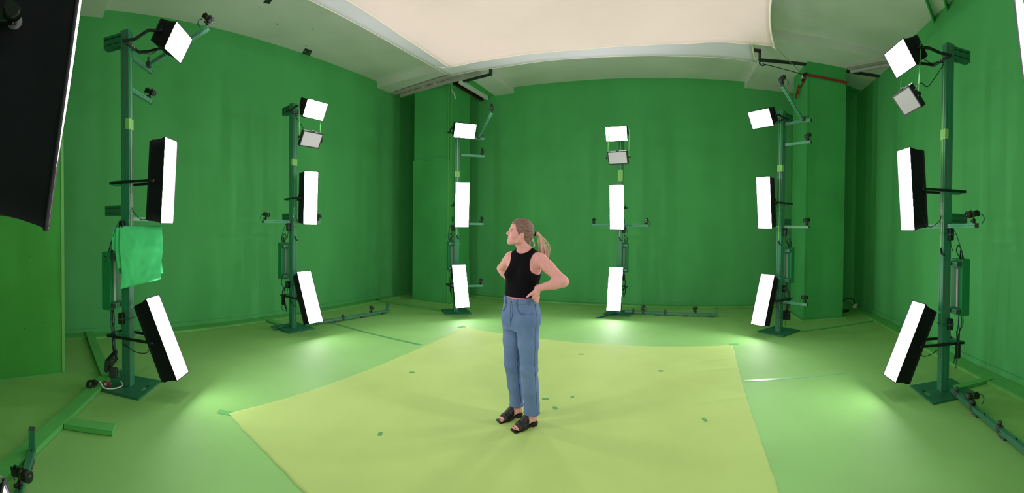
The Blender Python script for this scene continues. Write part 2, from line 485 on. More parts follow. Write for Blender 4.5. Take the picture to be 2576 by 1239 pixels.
# seams of the floor vinyl: tape lines
def strip(name, pts, wd, m, z=.0015, th=.002):
    mb = MB()
    for p, q in zip(pts, pts[1:]):
        mb.bar((*p, z), (*q, z), wd, th)
    return mb.build(name, m)
o = strip('tape_line', [(-3.0, 6.2), (-2.18, 5.82), (-1.22, 5.42)], .05, M['tape'])
tag(o, 'dark green tape line on the floor left of the paper mat', 'tape')
o = strip('tape_line', [(2.38, 3.66), (2.75, 3.50), (3.46, 3.17)], .05, M['tapel'])
tag(o, 'pale tape line on the floor right of the paper mat', 'tape')

# ---------------------------------------------------------------- paper mat with rough edges and taped marks
A_, B_, C_ = Vector((-2.23, 2.66)), Vector((-.77, 6.52)), Vector((2.98, 4.89))
D_ = Vector((1.10, .95))
CREASE = [((2.02, 4.45), (2.58, 4.40), .012), ((2.0, 4.15), (2.50, 4.05), .012), ((1.75, 3.37), (2.22, 3.28), .014)]
def matz(x, y):
    z = 0
    for (ax, ay), (bx, by), h in CREASE:
        dx, dy = bx - ax, by - ay
        L = math.hypot(dx, dy)
        u = ((x - ax) * dx + (y - ay) * dy) / L / L
        v = ((x - ax) * dy - (y - ay) * dx) / L
        if -.3 < u < 1.05:
            z += h * math.exp(-(v / .035) ** 2) * max(0, min(1, (u + .3) / .8))
    return z + .004 + .007 * max(0, noise.noise(Vector((x * 1.2, y * 1.2, 3)))) + .006 * max(0, noise.noise(Vector((x * 3.2, y * .7, 5))))
nu, nv = 150, 150
vs, fs = [], []
for j in range(nv + 1):
    for i in range(nu + 1):
        u, v = i / nu, j / nv
        p = (A_.lerp(B_, v)).lerp(D_.lerp(C_, v), u)
        # edges pulled in a little, as cut and worn paper
        eu = .045 * math.sin(PI * v) * (1 if u < .5 else -1) * abs(2 * u - 1) ** 8
        ev = -.10 * math.sin(PI * u) * (1 if v > .5 else 0) * abs(2 * v - 1) ** 8
        jit = .008 * noise.noise(Vector((p.x * 9, p.y * 9, 0))) * (abs(2 * u - 1) ** 30 + abs(2 * v - 1) ** 30)
        du = (D_ - A_).normalized(); dv = (B_ - A_).normalized()
        p = p + du * (eu + jit) + dv * (ev + jit)
        z = matz(p.x, p.y)
        if i in (0, nu) or j in (0, nv):
            z = .004
        vs.append((p.x, p.y, z))
for j in range(nv):
    for i in range(nu):
        a = j * (nu + 1) + i
        fs.append((a, a + 1, a + nu + 2, a + nu + 1))
k = len(vs)
edge = [i for i in range(nu + 1)] + [(j + 1) * (nu + 1) + nu for j in range(nv)] + [nv * (nu + 1) + i for i in range(nu - 1, -1, -1)] + [j * (nu + 1) for j in range(nv - 1, 0, -1)]
vs += [(vs[e][0], vs[e][1], .0005) for e in edge]
ne = len(edge)
for i in range(ne):
    fs.append((edge[i], k + i, k + (i + 1) % ne, edge[(i + 1) % ne]))
o = MB().add(vs, fs, smooth=True).build('paper_mat', M['mat'])
tag(o, 'large square yellow-green paper mat on the floor under the woman', 'mat')
marks = [((1037, 938), (-1.08, 4.34), .09, .05, .5, 'left half, toward the back'),
         ((956, 1091), (-.99, 2.97), .05, .07, .1, 'nearest its left corner'),
         ((1463, 891), (.90, 5.12), .11, .045, 0, 'nearest its back edge'),
         ((1662, 934), (1.67, 4.30), .08, .05, -.6, 'right half, toward the back'),
         ((1372, 1004), (.33, 3.80), .10, .045, -.15, 'just behind and right of the jeans hem'),
         ((1439, 999), (.59, 3.82), .05, .05, -.4, 'smallest of the three right of the woman'),
         ((1397, 1026), (.40, 3.60), .06, .075, .3, 'nearest to the heel of the front sandal'),
         ((1773, 1056), (1.59, 3.05), .045, .08, 0, 'nearest its front right')]
for px, (x, y), a, b, r, lab in marks:
    o = MB().box((0, 0, 0), (a * .62, b * .8, .0010)).build('tape_mark', M['tape'])
    o.location = (x, y, matz(x, y) + .0012)
    o.rotation_euler = (0, 0, r)
    tag(o, 'small green tape mark on the paper mat, ' + lab, 'tape', 'tape marks on the mat')
for (x, y), rz, lab in (((-2.27, 2.66), .3, 'green corner tape at the left corner of the mat'), ((3.02, 4.93), -.4, 'green corner tape at the back right corner of the mat'),
                  ((-.80, 6.54), .8, 'green corner tape at the far back corner of the mat')):
    o = MB().box((0, 0, 0), (.13, .075, .0012)).build('tape_patch', M['tapec'])
    o.location = (x, y, .0016); o.rotation_euler = (0, 0, rz)
    tag(o, lab, 'tape')

# ---------------------------------------------------------------- two silk canopies
def canopy(name, label, z, aL, aR, b0, b1, mt, bow, cornerR, bulge, tilt):
    root = thing(name, label, 'canopy', group='silk canopies under the ceiling')
    nu, nv = 60, 60
    vs, fs = [], []
    def P(u, v):
        cv = 4 * v * (1 - v)
        a0 = aL + bow * .35 * cv
        a1 = aR + cornerR * abs(2 * v - 1) ** 2.6
        b_0 = b0
        b_1 = b1 + bulge * math.sin(PI * u) + tilt * u * u
        a, b = a0 + (a1 - a0) * u, b_0 + (b_1 - b_0) * v
        edge = min(u, 1 - u, v, 1 - v)
        zz = z + .10 * min(1, edge * 5) + .025 * noise.noise(Vector((a * .8, b * .8, z))) + .012 * noise.noise(Vector((a * 2.2, b * .9, z + 4)))
        return W(a, b, zz)
    for j in range(nv + 1):
        for i in range(nu + 1):
            vs.append(P(i / nu, j / nv))
    for j in range(nv):
        for i in range(nu):
            q = j * (nu + 1) + i
            fs.append((q, q + 1, q + nu + 2, q + nu + 1))
    o = MB().add(vs, fs, smooth=True).build('sheet', mt, root)
    md = o.modifiers.new('thickness', 'SOLIDIFY'); md.thickness = .004
    E_ = [P(i / 40, 1) for i in range(41)]
    MB().tube(E_, .012, 6, sub=1, flat=.5).tube([P(1, i / 40) for i in range(41)], .014, 6, sub=1, flat=.5).tube([P(0, i / 40) for i in range(41)], .012, 6, sub=1, flat=.5).build('hem', M['hem'], root)
    return root, P
c1_, P1_ = canopy('silk_canopy', 'large peach silk canopy, the lower and nearer of the two overhead', 4.20, -3.45, .98, .5, 5.66, M['silk'], .22, .42, .10, -.15)
c2_, P2_ = canopy('silk_canopy', 'cool white silk canopy, upper one showing behind the peach sheet', 4.40, -3.93, .95, .9, 6.46, M['silk2'], .0, .42, .0, .13)
# ---------------------------------------------------------------- the ring of lamp poles
CEN = Vector((.281, 4.016, 0))
POLES = [Vector(p) for p in ((-3.31, 2.39, 0), (-3.31, 5.54, 0), (-1.06, 7.70, 0), (2.05, 7.54, 0), (4.02, 5.18, 0), (3.65, 2.02, 0))]
WHERE = ['the cloth-draped pole', 'the second pole from left', "the left column's pole", 'the pole right of the woman', "the right column's pole", 'the rightmost pole']
OUTL, OUTR = 'the pole outside the left edge', 'the pole outside the right edge'

def profile(w, d, slots, g=.008, depth=.010):
    """aluminium extrusion outline: slots per face (x faces, y faces); returns outline and which sides are groove"""
    out, mk = [], []
    def face(p, q, n):
        p, q = Vector(p), Vector(q)
        y = (q - p)
        L = y.length
        y.normalize()
        inn = Vector((-y.y, y.x))
        out.append(tuple(p)); 
        for i in range(n):
            c = L * (i + .5) / n
            a, b = p + y * (c - g / 2), p + y * (c + g / 2)
            mk.append(0); out.append(tuple(a)); mk.append(1); out.append(tuple(a + inn * depth)); mk.append(1); out.append(tuple(b + inn * depth)); mk.append(1); out.append(tuple(b))
        mk.append(0)
    x, y = w / 2, d / 2
    face((-x, -y), (x, -y), slots[0]); face((x, -y), (x, y), slots[1]); face((x, y), (-x, y), slots[0]); face((-x, y), (-x, -y), slots[1])
    return out, mk
PM, PMK = profile(.088, .090, (2, 2), .007)
P4, P4K = profile(.042, .042, (1, 1), .008, .010)
PB, PBK = profile(.088, .12, (1, 2), .007)

def bar4(mb, p, q, up=(0, 0, 1), cap=True, mcap=2, prof=None):
    o, k = prof or (P4, P4K)
    p, q = Vector(p), Vector(q)
    mb.ext(o, p, q, 0, up, k)
    if cap:
        d = (q - p).normalized() * .004
        mb.bar(q - d * .2, q + d, .044, .044, mcap, up)
    return mb
def L(t, s, z):
    return Vector((-t, s, z))

def pole_root(i, P, r, kind, label, n_in=True):
    """kind 'odd' carries stacked camera arms on one side, 'even' a cross arm and a floor rail"""
    yaw = math.atan2(r.y, r.x) - PI / 2
    root = thing('light_pole', label, 'pole', P, (0, 0, yaw), 'light poles standing in a ring')
    # base plate with a hand slot
    mb = MB()
    out = [(-.25, -.25), (.25, -.25), (.25, .25), (-.25, .25)]
    hole = []
    for k in range(12):
        a = PI * (k / 5) - PI / 2 if k < 6 else PI * ((k - 6) / 5) + PI / 2
        hole.append(((.055 if k < 6 else -.055) + .022 * math.cos(a), .185 + .022 * math.sin(a)))
    bm = bmesh.new()
    vo = [bm.verts.new((x, y, .02)) for x, y in out]; vh = [bm.verts.new((x, y, .02)) for x, y in hole]
    eds = [bm.edges.new((vo[k], vo[(k + 1) % 4])) for k in range(4)] + [bm.edges.new((vh[k], vh[(k + 1) % 12])) for k in range(12)]
    bmesh.ops.triangle_fill(bm, edges=eds, use_beauty=True)
    bm.verts.ensure_lookup_table()
    vs = [tuple(v.co) for v in bm.verts]
    fs = [[v.index for v in f.verts] for f in bm.faces]
    bm.verts.index_update()
    fs = [[v.index for v in f.verts] for f in bm.faces]
    bm.free()
    mb.add(vs, fs)
    mb.add([(x, y, 0.002) for x, y, z in vs], fs)
    for lst in (out, hole):
        m_ = len(lst)
        for k in range(m_):
            a, b = lst[k], lst[(k + 1) % m_]
            mb.add([(*a, .002), (*b, .002), (*b, .02), (*a, .02)], [(0, 1, 2, 3)])
    mb.build('base_plate', M['poled'], root)
    mb = MB().ext(PM, (0, 0, .02), (0, 0, 3.555), 0, (0, 1, 0), PMK)
    mb.build('mast', [M['pole'], M['alu']], root)
    mb = MB().ext(PB, (0, -.04, 3.475), (0, -.245, 3.475), 0, (0, 0, 1), PBK)
    mb.build('top_bracket', [M['poled'], M['gap']], root)
    mb = MB().box((0, -.145, 1.775), (.088, .19, .10), bev=.002)
    for z in (1.75, 1.80):
        mb.box((0, -.145, z), (.090, .18, .006), 1)
    mb.build('rear_bracket', [M['poled'], M['gap']], root)
    for z in (2.05, .50):
        MB().box((0, -.101, z), (.06, .112, .05), bev=.003).build('yoke_bracket', M['arm'], root)
    # lime cover over the cable in the front slot, tape wraps, slotted strips
    mb = MB().bar(L(.0, .047, 1.46), L(.0, .047, 3.34), .014, .008, up=(0, 1, 0), bev=.002)
    mb.build('cable_cover', M['lime'], root)
    MB().tube([L(0, .05, 1.47), L(.008, .055, 1.44), L(.03, .055, 1.41), L(.06, .04, 1.40)], .009, 6).build('cable_end', M['blk'], root)
    zt = (2.53, 2.75) if i == 3 else (2.575, 2.68)
    mb = MB()
    for sx in (-1, 1):
        mb.box((sx * .027, .047, sum(zt) / 2), (.038, .004, zt[1] - zt[0]))
        mb.box((sx * .0455, .028, sum(zt) / 2), (.003, .04, zt[1] - zt[0]))
    mb.build('tape_wrap', M['limetape'], root)
    for sx in (-.022, .022):
        mb = MB()
        for k in range(9):
            mb.box((sx, .0455, 1.75 + k * .022), (.006, .003, .013))
        mb.build('slot_strip', M['white'], root)
    for z in (1.62, .70):
        mb = MB()
        for a, b in (((-.05, .05), (.05, .05)), ((.05, .05), (.05, -.05)), ((.05, -.05), (-.05, -.05)), ((-.05, -.05), (-.05, .05))):
            mb.bar((*a, z), (*b, z), .004, .008)
        mb.build('tie_band', M['poled'], root)
    if kind == 'odd':
        for z, e in ((3.335, .54), (3.0, .545), (1.692, .535), (.495, .53)):
            m_ = MB(); bar4(m_, L(.075, 0, z), L(e, 0, z))
            m_.build('camera_arm', [M['arm'], M['alu'], M['cap']], root)
            m_ = MB().box(L(.06, 0, z), (.034, .05, .05), bev=.006).cyl(L(.06, .025, z), L(.06, .034, z), .009, n=8)
            m_.build('clamp', M['cap'], root)
        m_ = MB(); bar4(m_, L(.41, .06, 3.36), L(.475, .70, 3.66), up=(1, 0, 0))
        m_.build('diagonal_arm', [M['arm'], M['alu'], M['cap']], root)
        m_ = MB().box(L(.42, .035, 3.365), (.06, .06, .06), bev=.008).cyl(L(.455, .04, 3.385), L(.49, .04, 3.385), .014, n=8).cyl(L(.38, .05, 3.39), L(.38, .05, 3.43), .012, n=8)
        m_.build('clamp', M['cap'], root)
    elif kind == 'even':
        for sg in (1, -1):
            m_ = MB(); bar4(m_, L(sg * .075, 0, 1.692), L(sg * .56, 0, 1.692))
            m_.build('camera_arm', [M['arm'], M['arm'], M['cap']], root)
            m_ = MB().box(L(sg * .06, 0, 1.692), (.034, .05, .05), bev=.006).cyl(L(sg * .06, .025, 1.692), L(sg * .06, .034, 1.692), .009, n=8)
            m_.build('clamp', M['cap'], root)
    return root, yaw

def softbox(name, label, cat, P, yaw, pit, fw, fh, bw, bh, dep, piv, arms, group, lit='glow'):
    """P pivot, arms: yoke bar outlines in the pole's frame about the pivot"""
    root = thing(name, label, cat, P, (pit, 0, yaw), group)
    y0, y1 = -piv, dep - piv
    hd = .05
    mb = MB().box((0, y0 + hd / 2, 0), (bw, hd, bh), bev=.004)
    mb.box((0, y0 - .006, 0), (bw * .5, .014, bh * .45), bev=.003)
    mb.build('housing', M['blackm'], root)
    # fabric skirt: flares from the housing to the front rim, its sides drawn in
    n = 10
    secs = []
    for k in range(n + 1):
        u = k / n
        f = u ** 1.0
        pull = -.010 * math.sin(PI * u)
        wx = bw * 1.02 + (fw - bw * 1.02) * f + pull
        hz = bh * 1.02 + (fh - bh * 1.02) * f + pull * 1.6
        secs.append((wx / 2, hz / 2, y0 + hd * .55 + (y1 - y0 - hd * .55) * u))
    vs, fs = [], []
    m_ = 8
    for wx, hz, y in secs:
        ring = []
        for (sx, sz), (tx, tz) in (((-1, -1), (1, -1)), ((1, -1), (1, 1)), ((1, 1), (-1, 1)), ((-1, 1), (-1, -1))):
            for q in range(m_):
                a = q / m_
                x, z = sx + (tx - sx) * a, sz + (tz - sz) * a
                w_ = .0015 * math.sin(a * PI) * math.sin(a * 17 + y * 60 + sx)
                ring.append((x * (wx + w_), y, z * (hz + w_)))
        vs += ring
    R_ = 4 * m_
    for k in range(n):
        for q in range(R_):
            fs.append((k * R_ + q, k * R_ + (q + 1) % R_, (k + 1) * R_ + (q + 1) % R_, (k + 1) * R_ + q))
    MB().add(vs, fs, smooth=True).build('fabric_skirt', M['black'], root)
    mb = MB()
    rr = .0042
    X, Z = fw / 2, fh / 2
    cs = [(-X, -Z), (X, -Z), (X, Z), (-X, Z)]
    for a, b in zip(cs, cs[1:] + cs[:1]):
        mb.tube([(a[0], y1, a[1]), (b[0], y1, b[1])], rr, 6, sub=1)
    for a in cs:
        mb.ball((a[0], y1, a[1]), rr * 1.5, n=8)
    mb.build('front_rim', M['rim'], root)
    # diffuser with a slight bulge
    vs, fs = [], []
    n1, n2 = 10, 10
    for j in range(n2 + 1):
        for k in range(n1 + 1):
            u, v = k / n1, j / n2
            vs.append(((u - .5) * (fw - .008), y1 - .004 + .012 * math.sin(PI * u) * math.sin(PI * v), (v - .5) * (fh - .008)))
    for j in range(n2):
        for k in range(n1):
            q = j * (n1 + 1) + k
            fs.append((q, q + 1, q + n1 + 2, q + n1 + 1))
    MB().add(vs, fs, smooth=True).build('diffuser', M[lit], root)
    # yoke, kept level while the lamp tilts
    Xl = Matrix.Rotation(-pit, 4, 'X')
    mb = MB()
    for arm in arms['bars']:
        for p, q in zip(arm, arm[1:]):
            mb.bar(p, q, *arms['sec'], bev=.003)
    mb.build('yoke', M['blackm'], root, Xl)
    for sx in (-1, 1):
        xk = sx * arms['kx']
        kb = MB().cyl((sx * bw / 2, 0, 0), (xk, 0, 0), .008, n=10)
        kb.cyl((xk + sx * .004, 0, 0), (xk + sx * .020, 0, 0), .018, .014, n=12)
        kb.bar((xk + sx * .014, -.012, .0), (xk + sx * .014, .004, .05), .010, .014)
        kb.build('knob', M['blackm'], root)
        MB().cyl((sx * (bw / 2 - .001), 0, 0), (sx * (bw / 2 + .005), 0, 0), .016, n=14).build('washer', M['steel'], root)
    if arms.get('bolts'):
        for b in arms['bolts']:
            MB().cyl(b, (b[0], b[1] + .008, b[2]), .008, n=8).build('bolt', M['steel'], root, Xl)
    return root

def camera_unit(label, P, yaw, pit, parent_frame=None, sd=0):
    root = thing('video_camera', label, 'camera', P, (0, 0, yaw), 'small black cameras of the rig')
    mb = MB().cyl((0, 0, 0), (0, 0, .012), .016, n=12).ball((0, 0, .028), .017, n=12).cyl((0, 0, .03), (0, 0, .052), .008, n=10)
    mb.cyl((-.022, 0, .026), (.034, 0, .026), .008, n=8).ball((.038, 0, .026), .012, n=8)
    mb.build('ball_mount', M['blackm'], root)
    X = Matrix.Translation((0, 0, .085)) @ Matrix.Rotation(pit, 4, 'X')
    mb = MB().box((0, -.03, 0), (.046, .046, .046), bev=.004).box((0, -.03, .028), (.02, .03, .012), bev=.002)
    mb.build('camera_body', M['blackm'], root, X)
    mb = MB().cyl((0, -.008, 0), (0, .02, 0), .027, n=20).cyl((0, .02, 0), (0, .082, 0), .033, n=20)
    mb.cyl((0, .03, .033), (0, .03, .043), .004, n=6).cyl((.03, .045, .015), (.042, .045, .02), .004, n=6)
    ln = mb.build('lens', M['blackm'], root, X)
    MB().cyl((0, .0825, 0), (0, .084, 0), .024, n=20).ball((0, .080, 0), .018, n=12, sc=(1, .5, 1)).build('lens_glass', M['lens'], ln)
    mb = MB().cyl((0, .014, 0), (0, .018, 0), .0285, n=20).cyl((0, .028, 0), (0, .031, 0), .0338, n=20)
    mb.build('focus_ring', M['gold'], ln)
    random.seed(sd)
    s_ = random.choice((-1, 1))
    MB().tube([(0, -.055, .085), (s_ * .012, -.085, .082), (s_ * .03, -.095, .04), (s_ * .03, -.07, .0)], .0045, 6).build('cable', M['blue'], root)
    return root

def rigpt(P, r, t, s, z):
    tt = Vector((-r.y, r.x, 0))
    return P + r * s + tt * t + Vector((0, 0, z))

AIM = Vector((.1, 3.6, 1.15))
def cam_at(label, P, r, t, s, z, sd=0):
    q = rigpt(P, r, t, s, z)
    d = AIM - q
    camera_unit(label, q, math.atan2(d.y, d.x) - PI / 2, math.atan2(d.z, math.hypot(d.x, d.y)), sd=sd)

MID_ARMS = lambda sp, cx: dict(sec=(.022, .026), kx=.135, bars=[[(.128, 0, 0), (.128 + cx, -(sp + .17), 0)], [(-.128, 0, 0), (-.128 + cx, -(sp + .17), 0)], [(-.139 + cx, -(sp + .17), 0), (.139 + cx, -(sp + .17), 0)]])
def TOP_ARMS(sp, dz, cx):
    yb = -(sp - .058)
    bars = []
    for sx in (-1, 1):
        bars.append([(sx * .205, .012, 0), (sx * .205, -.04, .01), (sx * .200 + cx * .2, -.12, .02), (sx * .150 + cx * .75, yb * .72, dz * .9), (sx * .150 + cx, yb, dz)])
    bars.append([(-.161 + cx, yb, dz), (.161 + cx, yb, dz)])
    return dict(sec=(.022, .026), kx=.206, bars=bars, bolts=[(-.02 + cx, yb + .01, dz), (.02 + cx, yb + .01, dz)])

# fitted placements: (radial, tangential, height, yaw, pitch) of each lit front's centre
MID = [(.43, .065, 2.047, -3.7, -3.4), (.362, .072, 2.053, -3.5, -2.0), (.34, .032, 2.03, -4.2, -6), (.356, .003, 2.02, 3, -6), (.302, -.115, 2.062, 4, -6), (.413, -.095, 2.045, 6.4, -4.8)]
LOW = [(.438, -.002, .565, -2.8, 24.0), (.428, .006, .563, -1.6, 23.1), (.405, .002, .56, 3.5, 20), (.405, -.002, .531, .4, 14), (.36, -.065, .561, .6, 18), (.393, -.105, .545, 4.3, 24.2)]
TOP = [(.492, .165, 3.403, -.9, -30.3), (.54, .014, 3.335, 2, -27.0), (.488, .04, 3.346, 5.5, -25.2), (.458, 0, 3.336, -2.2, -21), (.515, -.042, 3.314, .3, -30.3), (.51, -.071, 3.322, 4.8, -35.2)]
PAN = {1: (.495, -.025, 2.899, 0, -29.8), 3: (.52, .045, 2.891, -7.7, -23), 5: (.42, -.09, 2.925, 2.2, -40)}

def fit_lamp(name, label, cat, P, r, q, fw, fh, bw, bh, dep, piv, armf, group, lit='glow'):
    s, t, z, ya, pi_ = q
    yaw = math.atan2(r.y, r.x) - PI / 2 + math.radians(ya)
    pit = math.radians(pi_)
    n = Vector((-math.sin(yaw) * math.cos(pit), math.cos(yaw) * math.cos(pit), math.sin(pit)))
    face = rigpt(P, r, t, s, z)
    pv = face - n * (dep - piv)
    sp = (pv - P).dot(r)
    return softbox(name, label, cat, pv, yaw, pit, fw, fh, bw, bh, dep, piv, armf(sp, pv), group, lit)

def lamps(i, P, r, where, mid, low, top, dim=''):
    fit_lamp('strip_softbox', 'upright lit strip softbox halfway up ' + where, 'softbox', P, r, mid, .258, .81, .205, .765, .185, .065, lambda sp, pv: MID_ARMS(sp, min(mid[1], mid[1] * .1)), 'tall strip softboxes on the poles', 'glow' + dim)
    fit_lamp('strip_softbox', 'tilted lit strip softbox at the foot of ' + where, 'softbox', P, r, low, .262, .795, .205, .75, .185, .065, lambda sp, pv: MID_ARMS(sp, min(low[1], low[1] * .1)), 'tall strip softboxes on the poles', 'glow' + dim)
    fit_lamp('panel_softbox', 'wide lit softbox at the top of ' + where, 'softbox', P, r, top, .396, .258, .35, .215, .195, .09, lambda sp, pv: TOP_ARMS(sp, 3.395 - pv.z, top[1]), 'wide softboxes at the pole tops', 'glowtop' + dim)

def led_panel(i, P, r, q, where):
    s, t, z, ya, pi_ = q
    yaw = math.atan2(r.y, r.x) - PI / 2 + math.radians(ya)
    pit = math.radians(pi_)
    face = rigpt(P, r, t, s, z)
    n = Vector((-math.sin(yaw) * math.cos(pit), math.cos(yaw) * math.cos(pit), math.sin(pit)))
    root = thing('panel_light', 'flat unlit grey panel light hanging high on ' + where, 'light', face - n * .03, (pit, 0, yaw), 'unlit panel lights')
    MB().box((0, 0, 0), (.372, .055, .238), bev=.006).build('housing', M['blackm'], root)
    mb = MB()
    for p, d in (((0, .029, .11), (.372, .006, .016)), ((0, .029, -.11), (.372, .006, .016)), ((.178, .029, 0), (.016, .006, .236)), ((-.178, .029, 0), (.016, .006, .236))):
        mb.box(p, d, bev=.001)
    mb.box((0, 0, .126), (.05, .03, .014), bev=.003)
    mb.build('bezel', M['blackm'], root)
    MB().box((0, .0285, 0), (.342, .002, .204)).build('diffuser', M['off'], root)
    for sx in (-1, 1):
        MB().cyl((sx * .186, 0, 0), (sx * .215, 0, 0), .008, n=8).cyl((sx * .212, 0, 0), (sx * .226, 0, 0), .018, n=10).bar((sx * .222, -.01, -.01), (sx * .222, .006, .03), .012, .012).build('knob', M['blackm'], root)
        Xl = Matrix.Rotation(-pit, 4, 'X')
        mb = MB().bar((sx * .200, 0, -.02), (sx * .200, -.02, .50), .018, .003, up=(0, 1, 0))
        mb.build('hanging_strap', M['webbing'], root, Xl)
    return root

def enclosure(i, P, r, yaw, sg, where, mark=None):
    root = thing('control_box', 'tall green control box behind ' + where, 'box', P, (0, 0, yaw), 'green control boxes on the poles')
    c = Vector((sg * .025, -.175, 1.07))
    MB().box(c, (.215, .10, .58), bev=.004).build('enclosure', M['boxg'], root)
    for z in (1.31, .83):
        m_ = MB(); m_.ext(P4, (sg * .135, -.085, z), (sg * -.085, -.085, z), 0, (0, 0, 1), P4K)
        for xx in (sg * .137, sg * -.087):
            m_.box((xx, -.085, z), (.006, .044, .044), 2)
        m_.build('mounting_rail', [M['arm'], M['alu'], M['cap']], root)
    MB().box((sg * .06, -.118, 1.06), (.03, .012, .40), bev=.002).build('white_bar', M['white'] if i == 0 else M['alu'], root)
    if mark:
        cu = bpy.data.curves.new('box_number', 'FONT')
        cu.body = mark
        cu.size = .075
        cu.extrude = .0006
        cu.align_x = 'CENTER'; cu.align_y = 'CENTER'
        tmp = bpy.data.objects.new('tmp', cu)
        COL.objects.link(tmp)
        bpy.context.view_layer.update()
        me = bpy.data.meshes.new_from_object(tmp.evaluated_get(bpy.context.evaluated_depsgraph_get()))
        bpy.data.objects.remove(tmp); bpy.data.curves.remove(cu)
        me.materials.clear(); me.materials.append(M['gap'])
        o = bpy.data.objects.new('number_mark', me)
        COL.objects.link(o); o.parent = root
        # on the side face that looks away along the ring
        o.matrix_local = Matrix.Translation((sg * (.025 + sg * sg * 0) + sg * .1081, -.175, 1.285)) @ Matrix.Rotation(sg * PI / 2, 4, 'Z') @ Matrix.Rotation(PI / 2, 4, 'X') @ Matrix.Diagonal((.9, 1.25, 1, 1))
    random.seed(40 + i)
    cols = ['blk', 'blk', 'blue', 'teal', 'blk', 'limetape', 'blk']
    for k in range(5):
        x0 = sg * random.uniform(.0, .11)
        pts = [(x0, -.16, .785), (x0 + sg * random.uniform(-.01, .03), -.15, .70), (sg * random.uniform(.06, .12), -.13 + .02 * random.random(), .58), (sg * random.uniform(.055, .11), -.12, .42), (sg * random.uniform(.05, .09), -.09, .25 + .1 * random.random())]
        MB().tube(pts, random.choice((.004, .005, .006)), 6, sub=5).build('cable', M[cols[k]], root)
    pts = [(sg * .09, -.15, 1.36), (sg * .12, -.13, 1.43), (sg * .085, -.11, 1.50), (sg * .06, -.10, 1.44), (sg * .1, -.12, 1.37)]
    MB().tube(pts, .006, 6).tube([(sg * .05, -.16, 1.36), (sg * .075, -.14, 1.44), (sg * .1, -.12, 1.42), (sg * .07, -.14, 1.36)], .005, 6).build('cable', M['blk'], root)
    MB().tube([(sg * .11, -.16, 1.36), (sg * .14, -.11, 1.45), (sg * .125, -.06, 1.6), (sg * .10, -.02, 1.68)], .005, 6).build('cable', M['blue'], root)
    return root

def adapters(i, P, yaw, sg, where, low2=True):
    for k, (z, y, h, nm) in enumerate(((1.61, -.02, .12, 'under the cross arm of '), (.70, -.03, .11, 'below the control box of '))):
        root = thing('power_adapter', 'black power adapter strapped ' + nm + where, 'adapter', P + Matrix.Rotation(yaw, 3, 'Z') @ Vector((sg * .075, y, z)), (0, 0, yaw), 'black power adapters on the poles')
        MB().box((0, 0, 0), (.055, .05, h), bev=.005).build('case', M['blackm'], root)
        MB().tube([(0, 0, -h / 2), (sg * .01, .0, -h / 2 - .05), (-sg * .005, -.03, -h / 2 - .11)], .004, 6).build('cable', M['blk'], root)
        mb = MB().box((sg * .004, 0, 0), (.057, .053, .008))
        mb.build('strap', M['poled'], root)

def extra_unit(label, P, yaw, x, y, z, dims):
    root = thing('power_adapter', label, 'adapter', P + Matrix.Rotation(yaw, 3, 'Z') @ Vector((x, y, z)), (0, 0, yaw), 'black power adapters on the poles')
    MB().box((0, 0, 0), dims, bev=.005).build('case', M['blackm'], root)
    MB().tube([(0, 0, dims[2] / 2), (.01, .01, dims[2] / 2 + .06), (-.01, .03, dims[2] / 2 + .14)], .004, 6).build('cable', M['blk'], root)
    MB().tube([(.01, 0, -dims[2] / 2), (.03, 0, -dims[2] / 2 - .05), (0, .02, -dims[2] / 2 - .10)], .004, 6).build('cable', M['blk'], root)
    return root

ROOTS = []
for i in range(6):
    P = POLES[i]
    r = (CEN - P).normalized()
    kind = 'odd' if i % 2 == 0 else 'even'
    lab = {0: 'tall green aluminium pole draped with green cloth, leftmost in view', 1: 'tall green aluminium pole, second from the left, with a floor rail',
           2: 'tall green aluminium pole standing in front of the left column', 3: 'tall green aluminium pole just right of the woman by the back wall',
           4: 'tall green aluminium pole standing in front of the right column', 5: 'tall green aluminium pole nearest the right wall, rightmost'}[i]
    root, yaw = pole_root(i, P, r, kind, lab)
    lamps(i, P, r, WHERE[i], MID[i], LOW[i], TOP[i])
    if i in PAN:
        led_panel(i, P, r, PAN[i], WHERE[i])
    sg = 1 if i < 3 else -1                       # local x is minus the tangent
    enclosure(i, P, r, yaw, sg, WHERE[i], '2' if i == 0 else None)
    adapters(i, P, yaw, sg, WHERE[i])
    if i == 1:
        extra_unit('black adapter hanging in the cables low on the second pole from left', P, yaw, .115, -.10, .44, (.05, .04, .14))
    if i == 5:
        extra_unit('black adapter hanging in the cables low on the rightmost pole', P, yaw, -.12, -.10, .43, (.05, .04, .14))
    if i == 4:
        extra_unit("black box low on the right column's pole above its base plate", P, yaw, -.10, -.07, .27, (.11, .06, .15))
    T = lambda t, s, z: rigpt(P, r, t, s, z)
    if kind == 'odd':
        cam_at('small black camera at the tip of the diagonal arm of ' + WHERE[i], P, r, .475, .68, 3.683, i)
        cam_at('small black camera on the upper short arm of ' + WHERE[i], P, r, .50, 0, 3.022, i + 20)
        if i:
            cam_at('small black camera on the middle arm of ' + WHERE[i], P, r, .50, 0, 1.714, i + 30)
            cam_at('small black camera on the lowest arm of ' + WHERE[i], P, r, .49, 0, .517, i + 40)
    else:
        sd_ = ' right of ' if True else ''
        cam_at('small black camera on the cross arm end right of ' + WHERE[i], P, r, .515, 0, 1.714, i + 50)
        if i != 5:
            cam_at('small black camera on the cross arm end left of ' + WHERE[i], P, r, -.515, 0, 1.714, i + 60)
    ROOTS.append((root, yaw, P, r))

